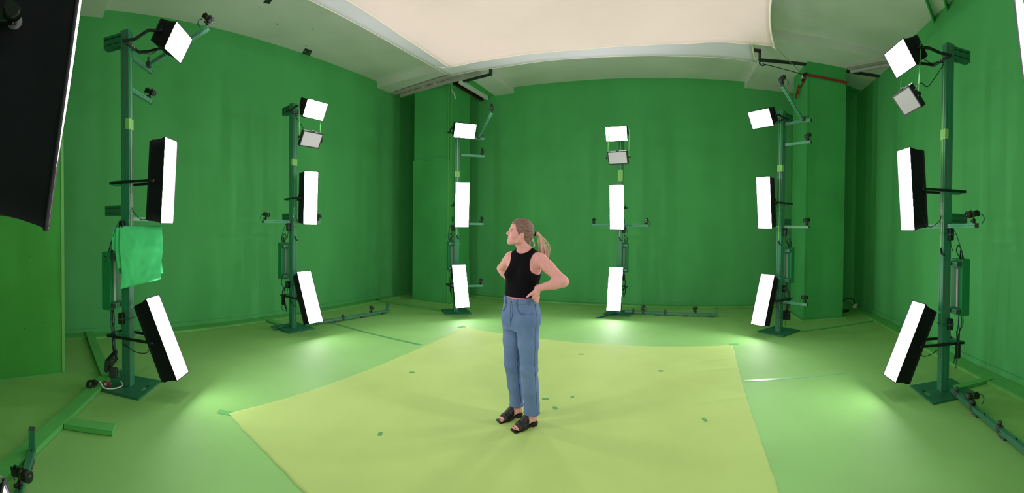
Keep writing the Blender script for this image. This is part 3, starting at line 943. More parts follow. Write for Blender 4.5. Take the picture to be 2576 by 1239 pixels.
# cords that loop from the lamps to the poles
for i in range(6):
    root, yaw, P, r = ROOTS[i]
    XI = (Matrix.Translation(P) @ Matrix.Rotation(yaw, 4, 'Z')).inverted()
    def cord(pts, rad=.004):
        return MB().tube([XI @ Vector(p) for p in pts], rad, 6, sub=6).build('power_cord', M['blk'], root)
    T = lambda t, s, z: tuple(rigpt(P, r, t, s, z))
    if i in (0, 1, 5, 3):
        cord([T(.02 * (1 if i < 3 else -1), .27, 1.86), T(.03, .25, 1.72), T(0, .17, 1.68), T(.01, .08, 1.74), T(0, .052, 1.80)])
    cord([T(0, .27, .45), T(-.03, .22, .38), T(-.05, .12, .38), T(-.055, .05, .41), T(-.05, -.02, .44)])
    cord([T(.05, .36, 3.36), T(.05, .25, 3.30), T(.02, .15, 3.33), T(0, .055, 3.36)])
    if i in PAN:
        cord([T(.12, .44, 2.96), T(.10, .36, 3.06), T(.07, .27, 3.05), T(.05, .18, 3.16), T(.01, .056, 3.34)])

# lamp poles just outside the frame whose lamps reach into it or light the room
for (P, n, lab, mid, side) in ((Vector((-1.006, 0.050, 0)), Vector((0.4301, 0.9028, 0)).normalized(), OUTL, None, 0), (Vector((0.992, -0.105, 0)), Vector((-0.3338, 0.9426, 0)).normalized(), OUTR, None, 1)):
    root, yaw = pole_root(9, P, n, 'none2', 'tall green aluminium pole ' + ('past the left edge carrying the near black softbox' if side == 0 else 'past the right edge carrying the near softbox sliver'))
    if side == 0:
        m_, l_, t_ = (.43, .0, 2.0, 0, -8.3), (.405, .005, .565, 0, 23), (.5, 0, 3.34, 0, -29)
    else:
        m_, l_, t_ = (.41, .0, 2.03, 0, -7.7), (.40, 0, .56, 0, 23), (.5, 0, 3.34, 0, -29)
    lamps(9, P, n, lab, m_, l_, t_, 'dim')

# ---------------------------------------------------------------- floor rails with cameras
def rail(label, p, q, clamps, post=True, knobs=(.3, .55)):
    p, q = Vector((*p, 0)), Vector((*q, 0))
    d = q - p
    root = thing('floor_rail', label, 'rail', p, (0, 0, math.atan2(d.y, d.x)), 'green camera rails on the floor')
    Ln = d.length
    m_ = MB(); bar4(m_, (0, 0, .048), (Ln, 0, .048)); m_.build('rail_bar', [M['pole'], M['alu'], M['cap']], root)
    for c in clamps:
        mb = MB().box((c * Ln, 0, .05), (.045, .055, .056), bev=.006).cyl((c * Ln, 0, .078), (c * Ln, 0, .095), .008, n=8).cyl((c * Ln, 0, .092), (c * Ln, 0, .112), .022, .018, n=8)
        mb.build('clamp', M['cap'], root)
    for c in (.35, .66, .93):
        MB().box((c * Ln, 0, .014), (.09, .05, .028), bev=.003).build('foot', M['cap'], root)
    for c in (.22, .45, .6, .78):
        MB().cyl((c * Ln, .0, .068), (c * Ln, .0, .078), .006, n=8).build('screw', M['blackm'], root)
    if post:
        m_ = MB(); bar4(m_, (Ln - .022, 0, .069), (Ln - .022, 0, .17), up=(0, 1, 0)); m_.build('end_post', [M['pole'], M['alu'], M['cap']], root)
    return root
r2 = rail('green floor rail beside the tilted softbox of the second pole', (-3.19, 5.70), (-2.28, 7.30), (.12, .42))
r4 = rail('green floor rail lying along the back wall right of the woman', (2.16, 7.49), (3.70, 6.64), (.09, .20, .44))
r6 = rail('green floor rail running off the right edge from the rightmost pole', (3.63, 1.90), (2.72, .72), (.08, .30, .62), False)
r0 = rail('green floor rail at the lower left corner beside the floor duct', (-1.28, .22), (-2.62, 1.07), (.3,), False)
m_ = MB(); bar4(m_, (1.565, 0, .069), (1.565, 0, .21), up=(0, 1, 0)); m_.build('end_post', [M['pole'], M['alu'], M['cap']], r0)
def rail_cam(label, x, y, sd, z=.069, aim=None):
    q = Vector((x, y, z)); d = (aim or AIM) - q
    camera_unit(label, q, math.atan2(d.y, d.x) - PI / 2, math.atan2(d.z, math.hypot(d.x, d.y)) * .5, sd=sd)
rail_cam('small black camera on the floor rail of the second pole', -2.49, 6.93, 3)
rail_cam('small black camera nearer the pole on the floor rail at the back wall', 2.47, 7.32, 4)
rail_cam('small black camera nearer the end post on the floor rail at the back wall', 3.34, 6.84, 5)
rail_cam('small black camera on the floor rail by the rightmost pole', 3.345, 1.53, 6, aim=Vector((0, 3.2, 1.2)))
rail_cam('small black camera on the floor rail at the lower left corner', -2.24, .83, 8, aim=Vector((.2, 2.0, .6)))
o = MB().tube([(1.52, 7.18, .01), (1.68, 7.26, .012), (1.86, 7.36, .03), (2.0, 7.44, .03)], .010, 6).build('loose_wire', M['blue'])
tag(o, 'short dark blue wire at the foot of the pole right of the woman', 'wire')
o = MB().tube([(-3.55, 5.30, .03), (-3.45, 5.36, .03), (-3.40, 5.46, .06), (-3.35, 5.52, .05)], .012, 6).tube([(-3.46, 5.22, .03), (-3.44, 5.34, .035), (-3.38, 5.46, .05)], .012, 6).build('loose_wire', M['teal'])
tag(o, 'teal wires lying on the base plate of the second pole from left', 'wire')

# ---------------------------------------------------------------- things at the leftmost pole
P = POLES[0]; r = (CEN - P).normalized(); yaw = ROOTS[0][1]
T = lambda t, s, z: rigpt(P, r, t, s, z)
root = thing('media_player', 'black electronic unit leaning behind the foot of the cloth-draped pole', 'device', T(-.05, -.17, .25), (math.radians(-16), math.radians(20), yaw))
MB().box((0, 0, 0), (.20, .035, .15), bev=.004).build('case', M['blackm'], root)
MB().box((.103, 0, 0), (.006, .036, .15), bev=.002).build('side_panel', M['cap'], root)
MB().box((-.03, .019, .03), (.02, .004, .012)).build('connector', M['white'], root)
MB().box((.02, .019, .02), (.012, .004, .02)).build('connector', M['white'], root)
root = thing('mounting_block', 'dark bracket with mint profile under the leaning electronic unit', 'bracket', T(-.03, -.13, .12), (0, 0, yaw))
MB().box((0.04, 0, .02), (.05, .09, .10), bev=.004).build('plate', M['cap'], root)
m_ = MB(); bar4(m_, (.03, .03, 0), (-.08, .03, 0), cap=False); m_.build('profile', [M['arm'], M['alu']], root)
root = thing('plug', 'red plug with a white label beside the foot of the cloth-draped pole', 'plug', T(-.19, -.14, .06), (0, 0, .4))
MB().cyl((-.03, 0, 0), (.03, 0, .01), .021, n=10).cyl((.03, 0, .01), (.05, 0, .013), .014, n=10).build('plug_body', M['ply'], root)
MB().box((0, -.018, .006), (.03, .012, .022)).build('label_sticker', M['white'], root)
o = MB().tube([T(-.25, -.18, .10), T(-.25, -.12, .045), T(-.18, -.04, .035), T(-.08, -.02, .035), T(-.05, -.06, .06)], .007, 6).build('white_cable', M['white'])
tag(o, 'white cable looping on the base plate of the cloth-draped pole', 'cable')
mb = MB()
for k in range(3):
    mb.tube([T(-.20, -.25 - .02 * k, .07), T(-.28, -.27 - .015 * k, .085), T(-.335 - .012 * k, -.25, .065), T(-.29, -.225 + .012 * k, .065), T(-.20, -.235, .07)], .007, 6)
mb.box(T(-.24, -.245, .075), (.07, .05, .035), bev=.01)
tag(mb.build('cable_coil', M['blk']), 'loose coil of black cable on the duct behind the cloth-draped pole', 'cable')

# cloth folded over a short bar
bd = Vector((.585, .811, 0))
barp = P + Vector((.05, -.035, 1.585))
mb = MB(); bar4(mb, barp - bd * .16 , barp + bd * .33, cap=True)
o = mb.build('cloth_bar', [M['arm'], M['alu'], M['cap']]); tag(o, 'short green bar under the draped green cloth on the leftmost pole', 'bar')
nn = Vector((bd.y, -bd.x, 0))
def drape(u0, u1, f, bk, lay, seed):
    vs, fs = [], []
    nu, nv = 40, 56
    tot = f(0.5) + bk
    for j in range(nv + 1):
        for i in range(nu + 1):
            u = i / nu
            ff = f(u)
            s_ = -bk + (ff + bk) * j / nv
            x = u0 + (u1 - u0) * u
            R_ = .026 + lay
            if abs(s_) < R_ * 1.5:
                a = s_ / (R_ * 1.5) * PI / 2
                dn, dz = R_ * math.sin(a), R_ * math.cos(a)
            else:
                dn = math.copysign(R_, s_); dz = -(abs(s_) - R_ * 1.5)
            h = max(0, abs(s_) - .03)
            wv = .012 * math.sin(x * 11 + s_ * 5 + seed) * min(1, h * 4) + .014 * noise.noise(Vector((x * 8, s_ * 5, seed))) * min(1, h * 5) + .006 * noise.noise(Vector((x * 20, s_ * 16, seed + lay * 200))) * min(1, h * 8) * (lay > .01)
            dn += wv + (.05 * h if s_ > 0 else -.05 * h)
            x += .018 * math.sin(s_ * 9 + seed) * (u - .5) * 2 * min(1, h * 3) + (.03 * h if u > .5 else .02 * h)* (u-.5)
            q = barp + bd * x + nn * dn
            vs.append((q.x, q.y, barp.z + dz))
    for j in range(nv):
        for i in range(nu):
            a = j * (nu + 1) + i
            fs.append((a, a + 1, a + nu + 2, a + nu + 1))
    return vs, fs
root = thing('green_cloth', 'bright green cloth folded over a bar on the leftmost pole', 'cloth')
for k, (u0, u1, f, bk, lay, nm) in enumerate(((-.075, .335, lambda u: .64 - .10 * u, .50, .012, 'outer_fold'), (-.115, .25, lambda u: .42 - .02 * u, .44, .0, 'inner_fold'), (-.15, .2, lambda u: .22 + .12 * u, .16, -.010, 'loose_end'))):
    vs, fs = drape(u0, u1, f, bk, lay, .4)
    o = MB().add(vs, fs, smooth=True).build(nm, M['cloth'], root)
    md = o.modifiers.new('thickness', 'SOLIDIFY'); md.thickness = .004

# ---------------------------------------------------------------- rigging of the canopies
root = thing('rope', 'pale rope from the canopy tips down to the left column corner', 'rope')
pT1, pT2 = P1_(0, 1), P2_(0, 1)
anch = W(-4.36, 7.28, 4.47)
MB().tube([pT1, pT2, W(-4.28, 7.1, 4.52), anch], .006, 6, sub=2).build('line', M['rope'], root)
MB().tube([anch, anch + Vector((.03, -.03, -.06)), anch + Vector((.06, -.05, -.10)), anch + Vector((.08, -.05, -.20))], .014, 6).build('knot', M['white'], root)
MB().tube([pT1 + Vector((-.22, -.02, .02)), pT1 + Vector((-.06, 0, .0))], .012, 6, sub=1).build('toggle', M['white'], root)
ring2 = W(2.385, 7.16, 4.53)
root = thing('rope', 'thin pale rope from the peach canopy tip to the right column', 'rope')
q1 = P1_(1, 1)
MB().tube([q1, q1.lerp(ring2, .5) + Vector((0, 0, -.01)), ring2], .006, 6).build('line', M['rope'], root)
MB().tube([q1 + Vector((-.03, 0, .0)), q1 + Vector((.05, .02, -.02))], .018, 6, sub=1).build('knot', M['white'], root)
root = thing('bungee_cord', 'dark bungee cord with a hook from the white canopy to the right column', 'cord')
q2 = P2_(1, 1)
MB().tube([q2.lerp(ring2, .12), q2.lerp(ring2, .5), ring2], .007, 6).build('line', M['bungee'], root)
hk = q2.lerp(ring2, .1)
dd = (ring2 - q2).normalized()
MB().tube([hk + dd * .10, hk + dd * .02 + Vector((0, 0, -.03)), hk - dd * .05 + Vector((0, 0, .0)), hk + Vector((0, 0, .04)), hk + dd * .03 + Vector((0, 0, .035))], .010, 6).build('hook', M['gap'], root)
root = thing('ratchet_strap', 'red ratchet strap round the top of the right column', 'strap')
mb = MB()
for p, q in (((2.40, 7.05, 4.475), (2.405, 7.005, 4.475)), ((2.405, 7.012, 4.475), (3.215, 7.012, 4.455)), ((3.212, 7.01, 4.455), (3.212, 7.88, 4.45)), ((2.408, 7.02, 4.475), (2.408, 7.40, 4.38))):
    mb.bar(W(*p), W(*q), .008, .045)
mb.build('webbing', M['strap'], root)
mb = MB().box(W(2.39, 7.10, 4.50), (.05, .07, .06), bev=.01).tube([W(2.39, 7.0, 4.5), W(2.38, 7.1, 4.53), W(2.38, 7.2, 4.5)], .012, 6).box(W(2.39, 7.20, 4.44), (.04, .06, .05), bev=.01)
mb.build('buckle', M['blackm'], root)
MB().tube([W(2.36, 7.13, 4.50), W(2.37, 7.18, 4.47)], .016, 6, sub=1).build('ring', M['white'], root)
mb = MB()
random.seed(9)
for k in range(4):
    c = Vector((2.375, 7.40 + .05 * k, 4.36 - .035 * k))
    pts = [W(c.x - .01 * random.random(), c.y + .045 * math.cos(a), c.z + .055 * math.sin(a)) for a in (0, 1.2, 2.4, 3.6, 4.8)]
    mb.tube(pts, .011, 5)
mb.build('loose_tail', M['strap'], root)

# power outlet behind the right column, its cable and a small adapter
root = thing('extension_socket', 'white double socket on the floor behind the right column by the right wall', 'socket', W(3.86, 7.83, 0), (0, 0, .5))
MB().box((0, 0, .04), (.16, .09, .08), bev=.012).box((.03, -.01, .085), (.09, .07, .03), bev=.01).box((.09, -.01, .025), (.05, .06, .05), bev=.008).build('socket_body', M['white'], root)
o = MB().tube([W(3.26, 7.95, .02), W(3.46, 7.86, .10), W(3.66, 7.84, .22), W(3.80, 7.84, .20), W(3.85, 7.83, .10)], .010, 6).tube([W(3.26, 7.95, .015), W(3.5, 7.72, .015), W(3.62, 7.62, .015), W(3.45, 7.5, .015), W(3.25, 7.58, .015)], .010, 6).build('extension_cable', M['blk'])
tag(o, 'black cable curling on the floor behind the right column', 'cable')
# ---------------------------------------------------------------- the woman: smooth fields turned into meshes
V3 = lambda *a: np.array(a, dtype=np.float32)
class Field:
    def __init__(s, lo, hi, h):
        s.lo = np.array(lo, np.float32); s.h = h
        s.n = np.ceil((np.array(hi) - s.lo) / h).astype(int) + 1
        s.F = np.full(s.n, 0.5, np.float32)
    def grid(s, lo, hi):
        a = np.clip(np.floor((np.array(lo) - s.lo) / s.h).astype(int), 0, s.n)
        b = np.clip(np.ceil((np.array(hi) - s.lo) / s.h).astype(int) + 1, 0, s.n)
        if (b <= a).any():
            return None, None
        ax = [(s.lo[k] + s.h * np.arange(a[k], b[k], dtype=np.float32)) for k in range(3)]
        X, Y, Z = np.meshgrid(*ax, indexing='ij')
        return tuple(slice(a[k], b[k]) for k in range(3)), (X, Y, Z)
    def add(s, prim, k=.01, mode='u'):
        fn, lo, hi = prim
        m = 3 * k + .012
        sl, P = s.grid(np.array(lo) - m, np.array(hi) + m)
        if sl is None:
            return s
        d = fn(*P)
        f = s.F[sl]
        if mode == 's':
            d = -d
            hh = np.clip(.5 - .5 * (d - f) / k, 0, 1)
            s.F[sl] = d * (1 - hh) + f * hh + k * hh * (1 - hh)
        else:
            hh = np.clip(.5 + .5 * (d - f) / k, 0, 1)
            s.F[sl] = d * (1 - hh) + f * hh - k * hh * (1 - hh)
        return s
    def inter(s, fn, k=.004):
        sl, P = s.grid(s.lo, s.lo + s.h * s.n)
        d = fn(*P)
        f = s.F[sl]
        hh = np.clip(.5 - .5 * (d - f) / k, 0, 1)
        s.F[sl] = d * (1 - hh) + f * hh + k * hh * (1 - hh)
        return s
    def at(s, p):
        q = (np.asarray(p, np.float64) - s.lo) / s.h
        i = np.clip(np.floor(q).astype(int), 0, s.n - 2)
        t = q - i
        r = 0.0
        for dx in (0, 1):
            for dy in (0, 1):
                for dz in (0, 1):
                    r += s.F[i[0] + dx, i[1] + dy, i[2] + dz] * (t[0] if dx else 1 - t[0]) * (t[1] if dy else 1 - t[1]) * (t[2] if dz else 1 - t[2])
        return float(r)
    def drop(s, p, off=0.0, it=10):
        """move a point onto the surface"""
        p = np.array(p, np.float64)
        for _ in range(it):
            e = s.h
            d = s.at(p) - off
            g = np.array([s.at(p + v) - s.at(p - v) for v in np.eye(3) * e]) / (2 * e)
            g2 = g @ g
            if g2 < 1e-6:
                break
            p = p - g * d / max(g2, .2) * .8
        return p
    def mesh(s, name, m, parent=None, org=(0, 0, 0), smooth=1):
        F = s.F
        ins = F < 0
        c = np.zeros(np.array(F.shape) - 1, np.uint8)
        offs = [(i, j, k) for i in (0, 1) for j in (0, 1) for k in (0, 1)]
        N = c.shape
        for o in offs:
            c += ins[o[0]:o[0] + N[0], o[1]:o[1] + N[1], o[2]:o[2] + N[2]]
        act = (c > 0) & (c < 8)
        ijk = np.argwhere(act)
        idx = np.full(N, -1, np.int32)
        idx[act] = np.arange(len(ijk))
        pos = np.zeros((len(ijk), 3)); cnt = np.zeros(len(ijk))
        val = {o: F[ijk[:, 0] + o[0], ijk[:, 1] + o[1], ijk[:, 2] + o[2]] for o in offs}
        for o in offs:
            for ax in range(3):
                if o[ax] == 0:
                    q = list(o); q[ax] = 1; q = tuple(q)
                    a, b = val[o], val[q]
                    cr_ = (a < 0) != (b < 0)
                    t = np.where(cr_, a / np.where(a == b, 1, a - b), 0)
                    P = np.array(o, float)[None, :].repeat(len(ijk), 0)
                    P[:, ax] += t
                    pos[cr_] += P[cr_]; cnt += cr_
        pos = (pos / np.maximum(cnt, 1)[:, None] + ijk) * s.h + s.lo
        quads = []
        for ax in range(3):
            u, v = [(1, 2), (2, 0), (0, 1)][ax]
            A = [slice(1, N[k]) for k in range(3)]
            A[ax] = slice(0, N[ax])
            B = list(A); B[ax] = slice(1, N[ax] + 1)
            a, b = ins[tuple(A)], ins[tuple(B)]
            e = np.argwhere(a != b)
            if len(e) == 0:
                continue
            flip = a[tuple(e.T)]
            base = e.copy(); base[:, u] += 1; base[:, v] += 1
            def cell(du, dv):
                w_ = base.copy(); w_[:, u] -= du; w_[:, v] -= dv
                return idx[tuple(w_.T)]
            q = np.stack([cell(0, 0), cell(1, 0), cell(1, 1), cell(0, 1)], 1)
            q[~flip] = q[~flip][:, ::-1]
            quads.append(q)
        Q = np.concatenate(quads)
        Q = Q[(Q >= 0).all(1)]
        for _ in range(smooth):
            acc = np.zeros_like(pos); n_ = np.zeros(len(pos))
            for a, b in ((0, 1), (1, 2), (2, 3), (3, 0)):
                for x, y in ((a, b), (b, a)):
                    np.add.at(acc, Q[:, x], pos[Q[:, y]]); np.add.at(n_, Q[:, x], 1)
            pos = pos * .5 + acc / np.maximum(n_, 1)[:, None] * .5
        pos = pos - np.array(org)
        me = bpy.data.meshes.new(name)
        me.from_pydata(pos.tolist(), [], Q.tolist())
        me.polygons.foreach_set('use_smooth', [True] * len(me.polygons))
        me.materials.append(m)
        me.update()
        o = bpy.data.objects.new(name, me)
        COL.objects.link(o)
        if parent is not None:
            o.parent = parent
        return o

def cone(a, b, ra, rb, flat=None):
    """round cone; flat = (axis, factor) squashes the cross-section"""
    a, b = V3(*a), V3(*b)
    ba = b - a
    L2 = float(ba @ ba) + 1e-12
    def fn(X, Y, Z):
        x, y, z = X - a[0], Y - a[1], Z - a[2]
        h = np.clip((x * ba[0] + y * ba[1] + z * ba[2]) / L2, 0, 1)
        x, y, z = x - h * ba[0], y - h * ba[1], z - h * ba[2]
        sc = 1
        if flat is not None:
            n = V3(*flat[0]); n = n / np.linalg.norm(n)
            vn = (x * n[0] + y * n[1] + z * n[2]) * (1 / flat[1] - 1)
            x, y, z = x + n[0] * vn, y + n[1] * vn, z + n[2] * vn
            sc = min(1, flat[1])
        return (np.sqrt(x * x + y * y + z * z) - (ra + (rb - ra) * h)) * sc
    r = max(ra, rb) * (max(1, flat[1]) if flat else 1)
    return fn, np.minimum(a, b) - r, np.maximum(a, b) + r

def ell(c, r, R=None):
    c, r = V3(*c), V3(*r)
    R = np.eye(3, dtype=np.float32) if R is None else np.array(R, np.float32)     # rows: axes
    def fn(X, Y, Z):
        x, y, z = X - c[0], Y - c[1], Z - c[2]
        q = [R[k, 0] * x + R[k, 1] * y + R[k, 2] * z for k in range(3)]
        k0 = np.sqrt(sum((q[k] / r[k]) ** 2 for k in range(3)))
        k1 = np.sqrt(sum((q[k] / (r[k] * r[k])) ** 2 for k in range(3))) + 1e-9
        return k0 * (k0 - 1) / k1
    ext_ = np.sqrt((R.T ** 2 * r[None, :] ** 2).sum(1))
    return fn, c - ext_, c + ext_

def loft(rows, off=0.0):
    """rows: z, cx, cy, half width, half depth, yaw(deg); superellipse sections"""
    rows = np.array(rows, float)
    zz = np.linspace(rows[0, 0], rows[-1, 0], 240)
    tab = np.stack([np.interp(zz, rows[:, 0], rows[:, k]) for k in range(1, 6)], 1)
    ker = np.ones(15) / 15
    tab = np.stack([np.convolve(np.pad(tab[:, k], 7, mode='edge'), ker, 'valid') for k in range(5)], 1)
    z0, z1 = rows[0, 0], rows[-1, 0]
    def fn(X, Y, Z):
        zc = np.clip(Z[0, 0, :], z0, z1)
        p = [np.interp(zc, zz, tab[:, k])[None, None, :].astype(np.float32) for k in range(5)]
        cx, cy, a, b, yw = p
        a, b = a + off, b + off
        yw = np.radians(yw)
        x, y = X - cx, Y - cy
        la = x * np.cos(yw) - y * np.sin(yw)
        fo = -x * np.sin(yw) - y * np.cos(yw)
        k = (np.abs(la / a) ** 2.3 + np.abs(fo / b) ** 2.3) ** (1 / 2.3)
        d = (k - 1) * np.minimum(a, b)
        dz = np.maximum(Z - z1 - off, z0 - off - Z)
        return np.where(dz > 0, np.sqrt(np.maximum(d, 0) ** 2 + dz ** 2), np.maximum(d, dz)) if True else d
    m = rows[:, 3:5].max() + off
    return fn, V3(rows[:, 1].min() - m, rows[:, 2].min() - m, z0 - off), V3(rows[:, 1].max() + m, rows[:, 2].max() + m, z1 + off)

ORG = np.array([.09, 3.36, 0.0])
WOM = thing('person', 'woman in a black sleeveless top and blue jeans standing with hands on hips, looking left', 'person', tuple(ORG))
SKIN = mat('skin', (0.79, 0.375, 0.36, 1), 0.5, var=0.06, scale=30, spec=0.35, col2=(0.77, 0.33, 0.31, 1))
SKIN.node_tree.nodes['Principled BSDF'].inputs['Subsurface Weight'].default_value = 0.12
SKIN.node_tree.nodes['Principled BSDF'].inputs['Subsurface Radius'].default_value = (0.02, 0.008, 0.005)
KNIT = mat('black rib knit', (0.0035, 0.003, 0.0055, 1), 0.9, spec=0.15, bump=0.15, bscale=120, stretch=(6, 6, .3), var=.2, scale=40)
DENIM = mat('blue denim', (0.165, 0.24, 0.45, 1), 0.85, var=0.5, scale=7, bump=0.25, bscale=160, spec=0.15, col2=(0.12, 0.185, 0.37, 1), stretch=(1, 1, .55))
SEAM = mat('denim seam', (0.20, 0.28, 0.44, 1), 0.85, var=0.6, scale=110, spec=0.1, col2=(0.035, 0.06, 0.15, 1))
SEAMD = mat('dark denim seam', (0.04, 0.075, 0.18, 1), 0.85, var=0.5, scale=90, spec=0.1, col2=(0.15, 0.21, 0.34, 1))
LEATHER = mat('black leather', (0.006, 0.0055, 0.007, 1), 0.38, bump=0.05, bscale=60, spec=0.45)
LIPS = mat('lips', (0.50, 0.20, 0.19, 1), 0.4)
NAIL = mat('dark red polish', (0.02, 0.003, 0.006, 1), 0.2)
GOLD = mat('gold', (0.75, 0.52, 0.20, 1), 0.25, metal=1.0)
EYEW = mat('eye white', (0.68, 0.64, 0.63, 1), 0.25)
IRIS = mat('iris', (0.05, 0.06, 0.075, 1), 0.15)
BROW = mat('brow hair', (0.14, 0.085, 0.055, 1), 0.8)
COPPER = mat('copper rivet', (0.20, 0.10, 0.06, 1), 0.4, metal=0.6)

def hair_mat(name, c1, c2, center):
    m = bpy.data.materials.new(name); m.use_nodes = True
    nt = m.node_tree; N, K = nt.nodes, nt.links
    b = N['Principled BSDF']; b.inputs['Roughness'].default_value = .45; b.inputs['Specular IOR Level'].default_value = .4
    tc = N.new('ShaderNodeTexCoord'); sx = N.new('ShaderNodeSeparateXYZ'); K.new(tc.outputs['Object'], sx.inputs[0])
    sz = N.new('ShaderNodeMath'); sz.operation = 'SUBTRACT'; K.new(sx.outputs[2], sz.inputs[0]); sz.inputs[1].default_value = center
    at = N.new('ShaderNodeMath'); at.operation = 'ARCTAN2'; K.new(sx.outputs[0], at.inputs[0]); K.new(sz.outputs[0], at.inputs[1])
    cx = N.new('ShaderNodeCombineXYZ')
    mu = N.new('ShaderNodeMath'); mu.operation = 'MULTIPLY'; K.new(at.outputs[0], mu.inputs[0]); mu.inputs[1].default_value = 9
    my = N.new('ShaderNodeMath'); my.operation = 'MULTIPLY'; K.new(sx.outputs[1], my.inputs[0]); my.inputs[1].default_value = 9
    K.new(mu.outputs[0], cx.inputs[0]); K.new(my.outputs[0], cx.inputs[1])
    nz = N.new('ShaderNodeTexNoise'); nz.inputs['Scale'].default_value = 1.6; nz.inputs['Detail'].default_value = 6; nz.inputs['Roughness'].default_value = .65
    K.new(cx.outputs[0], nz.inputs['Vector'])
    rp = N.new('ShaderNodeMapRange'); rp.inputs[1].default_value, rp.inputs[2].default_value = .36, .64; K.new(nz.outputs[0], rp.inputs[0])
    mx = N.new('ShaderNodeMix'); mx.data_type = 'RGBA'; mx.inputs[6].default_value = c1; mx.inputs[7].default_value = c2
    K.new(rp.outputs[0], mx.inputs[0]); K.new(mx.outputs[2], b.inputs['Base Color'])
    bp = N.new('ShaderNodeBump'); bp.inputs['Strength'].default_value = .5; bp.inputs['Distance'].default_value = .004
    K.new(nz.outputs[0], bp.inputs['Height']); K.new(bp.outputs[0], b.inputs['Normal'])
    return m
HAIR = hair_mat('dark blond hair', (0.33, 0.18, 0.135, 1), (0.088, 0.045, 0.036, 1), .05)
HAIRL = mat('light blond hair', (0.70, 0.45, 0.34, 1), .5, var=.55, scale=55, stretch=(1, 1, .12), col2=(0.36, 0.20, 0.14, 1))
HAIRL2 = mat('pale blond hair', (0.82, 0.58, 0.47, 1), .5, var=.3, scale=55, stretch=(1, 1, .12))

fw = lambda d: V3(-math.sin(math.radians(d)), -math.cos(math.radians(d)), 0)
lf = lambda d: V3(math.cos(math.radians(d)), -math.sin(math.radians(d)), 0)
up = V3(0, 0, 1)
SY, HY = 30, 45                                     # shoulders and hips turned to her right
NC = V3(.105, 3.362, 0)
PC = V3(.078, 3.360, 0)
def sec(z, c, a, b, yaw, o=0.0):
    p = c + fw(yaw) * o
    return (z, p[0], p[1], a, b, yaw)
mixc = lambda t: PC * (1 - t) + NC * t
TORSO = [sec(.80, PC, .150, .105, HY, -.005), sec(.87, PC, .160, .115, HY, -.01), sec(.95, PC, .155, .112, HY, -.005), sec(1.03, PC, .138, .105, HY),
         sec(1.09, mixc(.15), .136, .106, 43), sec(1.15, mixc(.35), .140, .108, 40), sec(1.21, mixc(.6), .148, .110, 36), sec(1.27, mixc(.8), .152, .108, 33),
         sec(1.33, NC, .148, .098, SY), sec(1.375, NC, .138, .082, SY, -.005), sec(1.405, NC, .105, .066, SY, -.01), sec(1.435, NC, .062, .052, SY, -.012)]
def bust(off):
    out = []
    for s_ in (-1, 1):
        c = mixc(.75) + fw(35) * .072 + lf(35) * (.066 * s_) + up * 1.238
        out.append(ell(c, (.064 + off, .056 + off, .062 + off), [lf(35), fw(35), up]))
    return out
# joints
SL, SR = NC + lf(SY) * .150 + up * 1.353, NC - lf(SY) * .129 + up * 1.354
EL, WL = V3(.405, 3.175, 1.190), V3(.207, 3.192, 1.135)
ER, WR = V3(-.094, 3.675, 1.243), V3(.004, 3.555, 1.130)
HLj, HRj = PC + lf(50) * .083 + up * .86, PC - lf(50) * .092 + up * .86
KL, KR = V3(.150, 3.272, .47), V3(.014, 3.405, .46)
AL_, AR_ = V3(.180, 3.276, .10), V3(.062, 3.430, .10)
FL, FR = V3(-.86, -.51, 0), V3(-.875, -.485, 0)
HO = V3(.0665, 3.360, 1.538)
hy, hp = math.radians(80), math.radians(13)
hl = V3(math.cos(hy), -math.sin(hy), 0)
hf0 = V3(-math.sin(hy), -math.cos(hy), 0)
hf = hf0 * math.cos(hp) + up * math.sin(hp)
hu = up * math.cos(hp) - hf0 * math.sin(hp)
HR_ = np.stack([hl, hf, hu])
hd = lambda x, y, z: HO + hl * x + hf * y + hu * z
def hcone(a, b, ra, rb, flat=None):
    return cone(hd(*a), hd(*b), ra, rb, flat)
def hell(c, r):
    return ell(hd(*c), r, HR_)

B = Field((-.20, 3.02, -.005), (.50, 3.80, 1.72), .0034)
B.add(loft(TORSO, -.004), .01)
for p in bust(-.006):
    B.add(p, .03)
# legs (slimmer than the jeans)
for J, K_, A in ((HLj, KL, AL_), (HRj, KR, AR_)):
    B.add(cone(J, K_, .070, .048), .03)
    B.add(cone(K_, A + up * .12, .046, .036), .02)
    B.add(cone(A + up * .16, A, .036, .031), .02)
# feet
def foot(A, f, F_, off=0.0, toes=True, side=1):
    l = np.cross(up, f)                              # to the foot's left
    h0 = A * V3(1, 1, 0) + f * -.008
    q = lambda a, b, z: h0 + f * (a * .89 + .004) + l * (b * .92) + up * z
    F_.add(cone(q(-.012, 0, .068), q(.0, 0, .075), .029 + off, .030 + off), .01)
    F_.add(cone(q(.012, 0, .115), q(.075, .0, .074), .033 + off, .027 + off), .02)
    F_.add(cone(q(.005, 0, .066), q(.12, 0, .036), .026 + off, .022 + off, (up, .8)), .02)
    F_.add(cone(q(.055, side * .004, .068), q(.145, side * .006, .034), .028 + off, .022 + off), .02)
    F_.add(cone(q(.130, .024, .030), q(.130, -.026, .028), .020 + off, .018 + off), .015)
    if toes:
        for k, (b, ln, r) in enumerate(((.028, .056, .0112), (.009, .058, .0084), (-.007, .053, .0080), (-.021, .046, .0076), (-.033, .036, .0074))):
            bb = b * -side * -1 if side < 0 else b * -1
            bb = -bb if side > 0 else bb
            F_.add(cone(q(.135, bb * .95, .028), q(.135 + ln * .55, bb, .029), r, r * .95), .006)
            F_.add(cone(q(.135 + ln * .55, bb, .029), q(.135 + ln, bb, .022), r * .95, r * .9), .004)
    return q
# big toes point inward: her left foot has its inner side on her right
QL = foot(AL_, FL, B, side=-1)
QR = foot(AR_, FR, B, side=1)
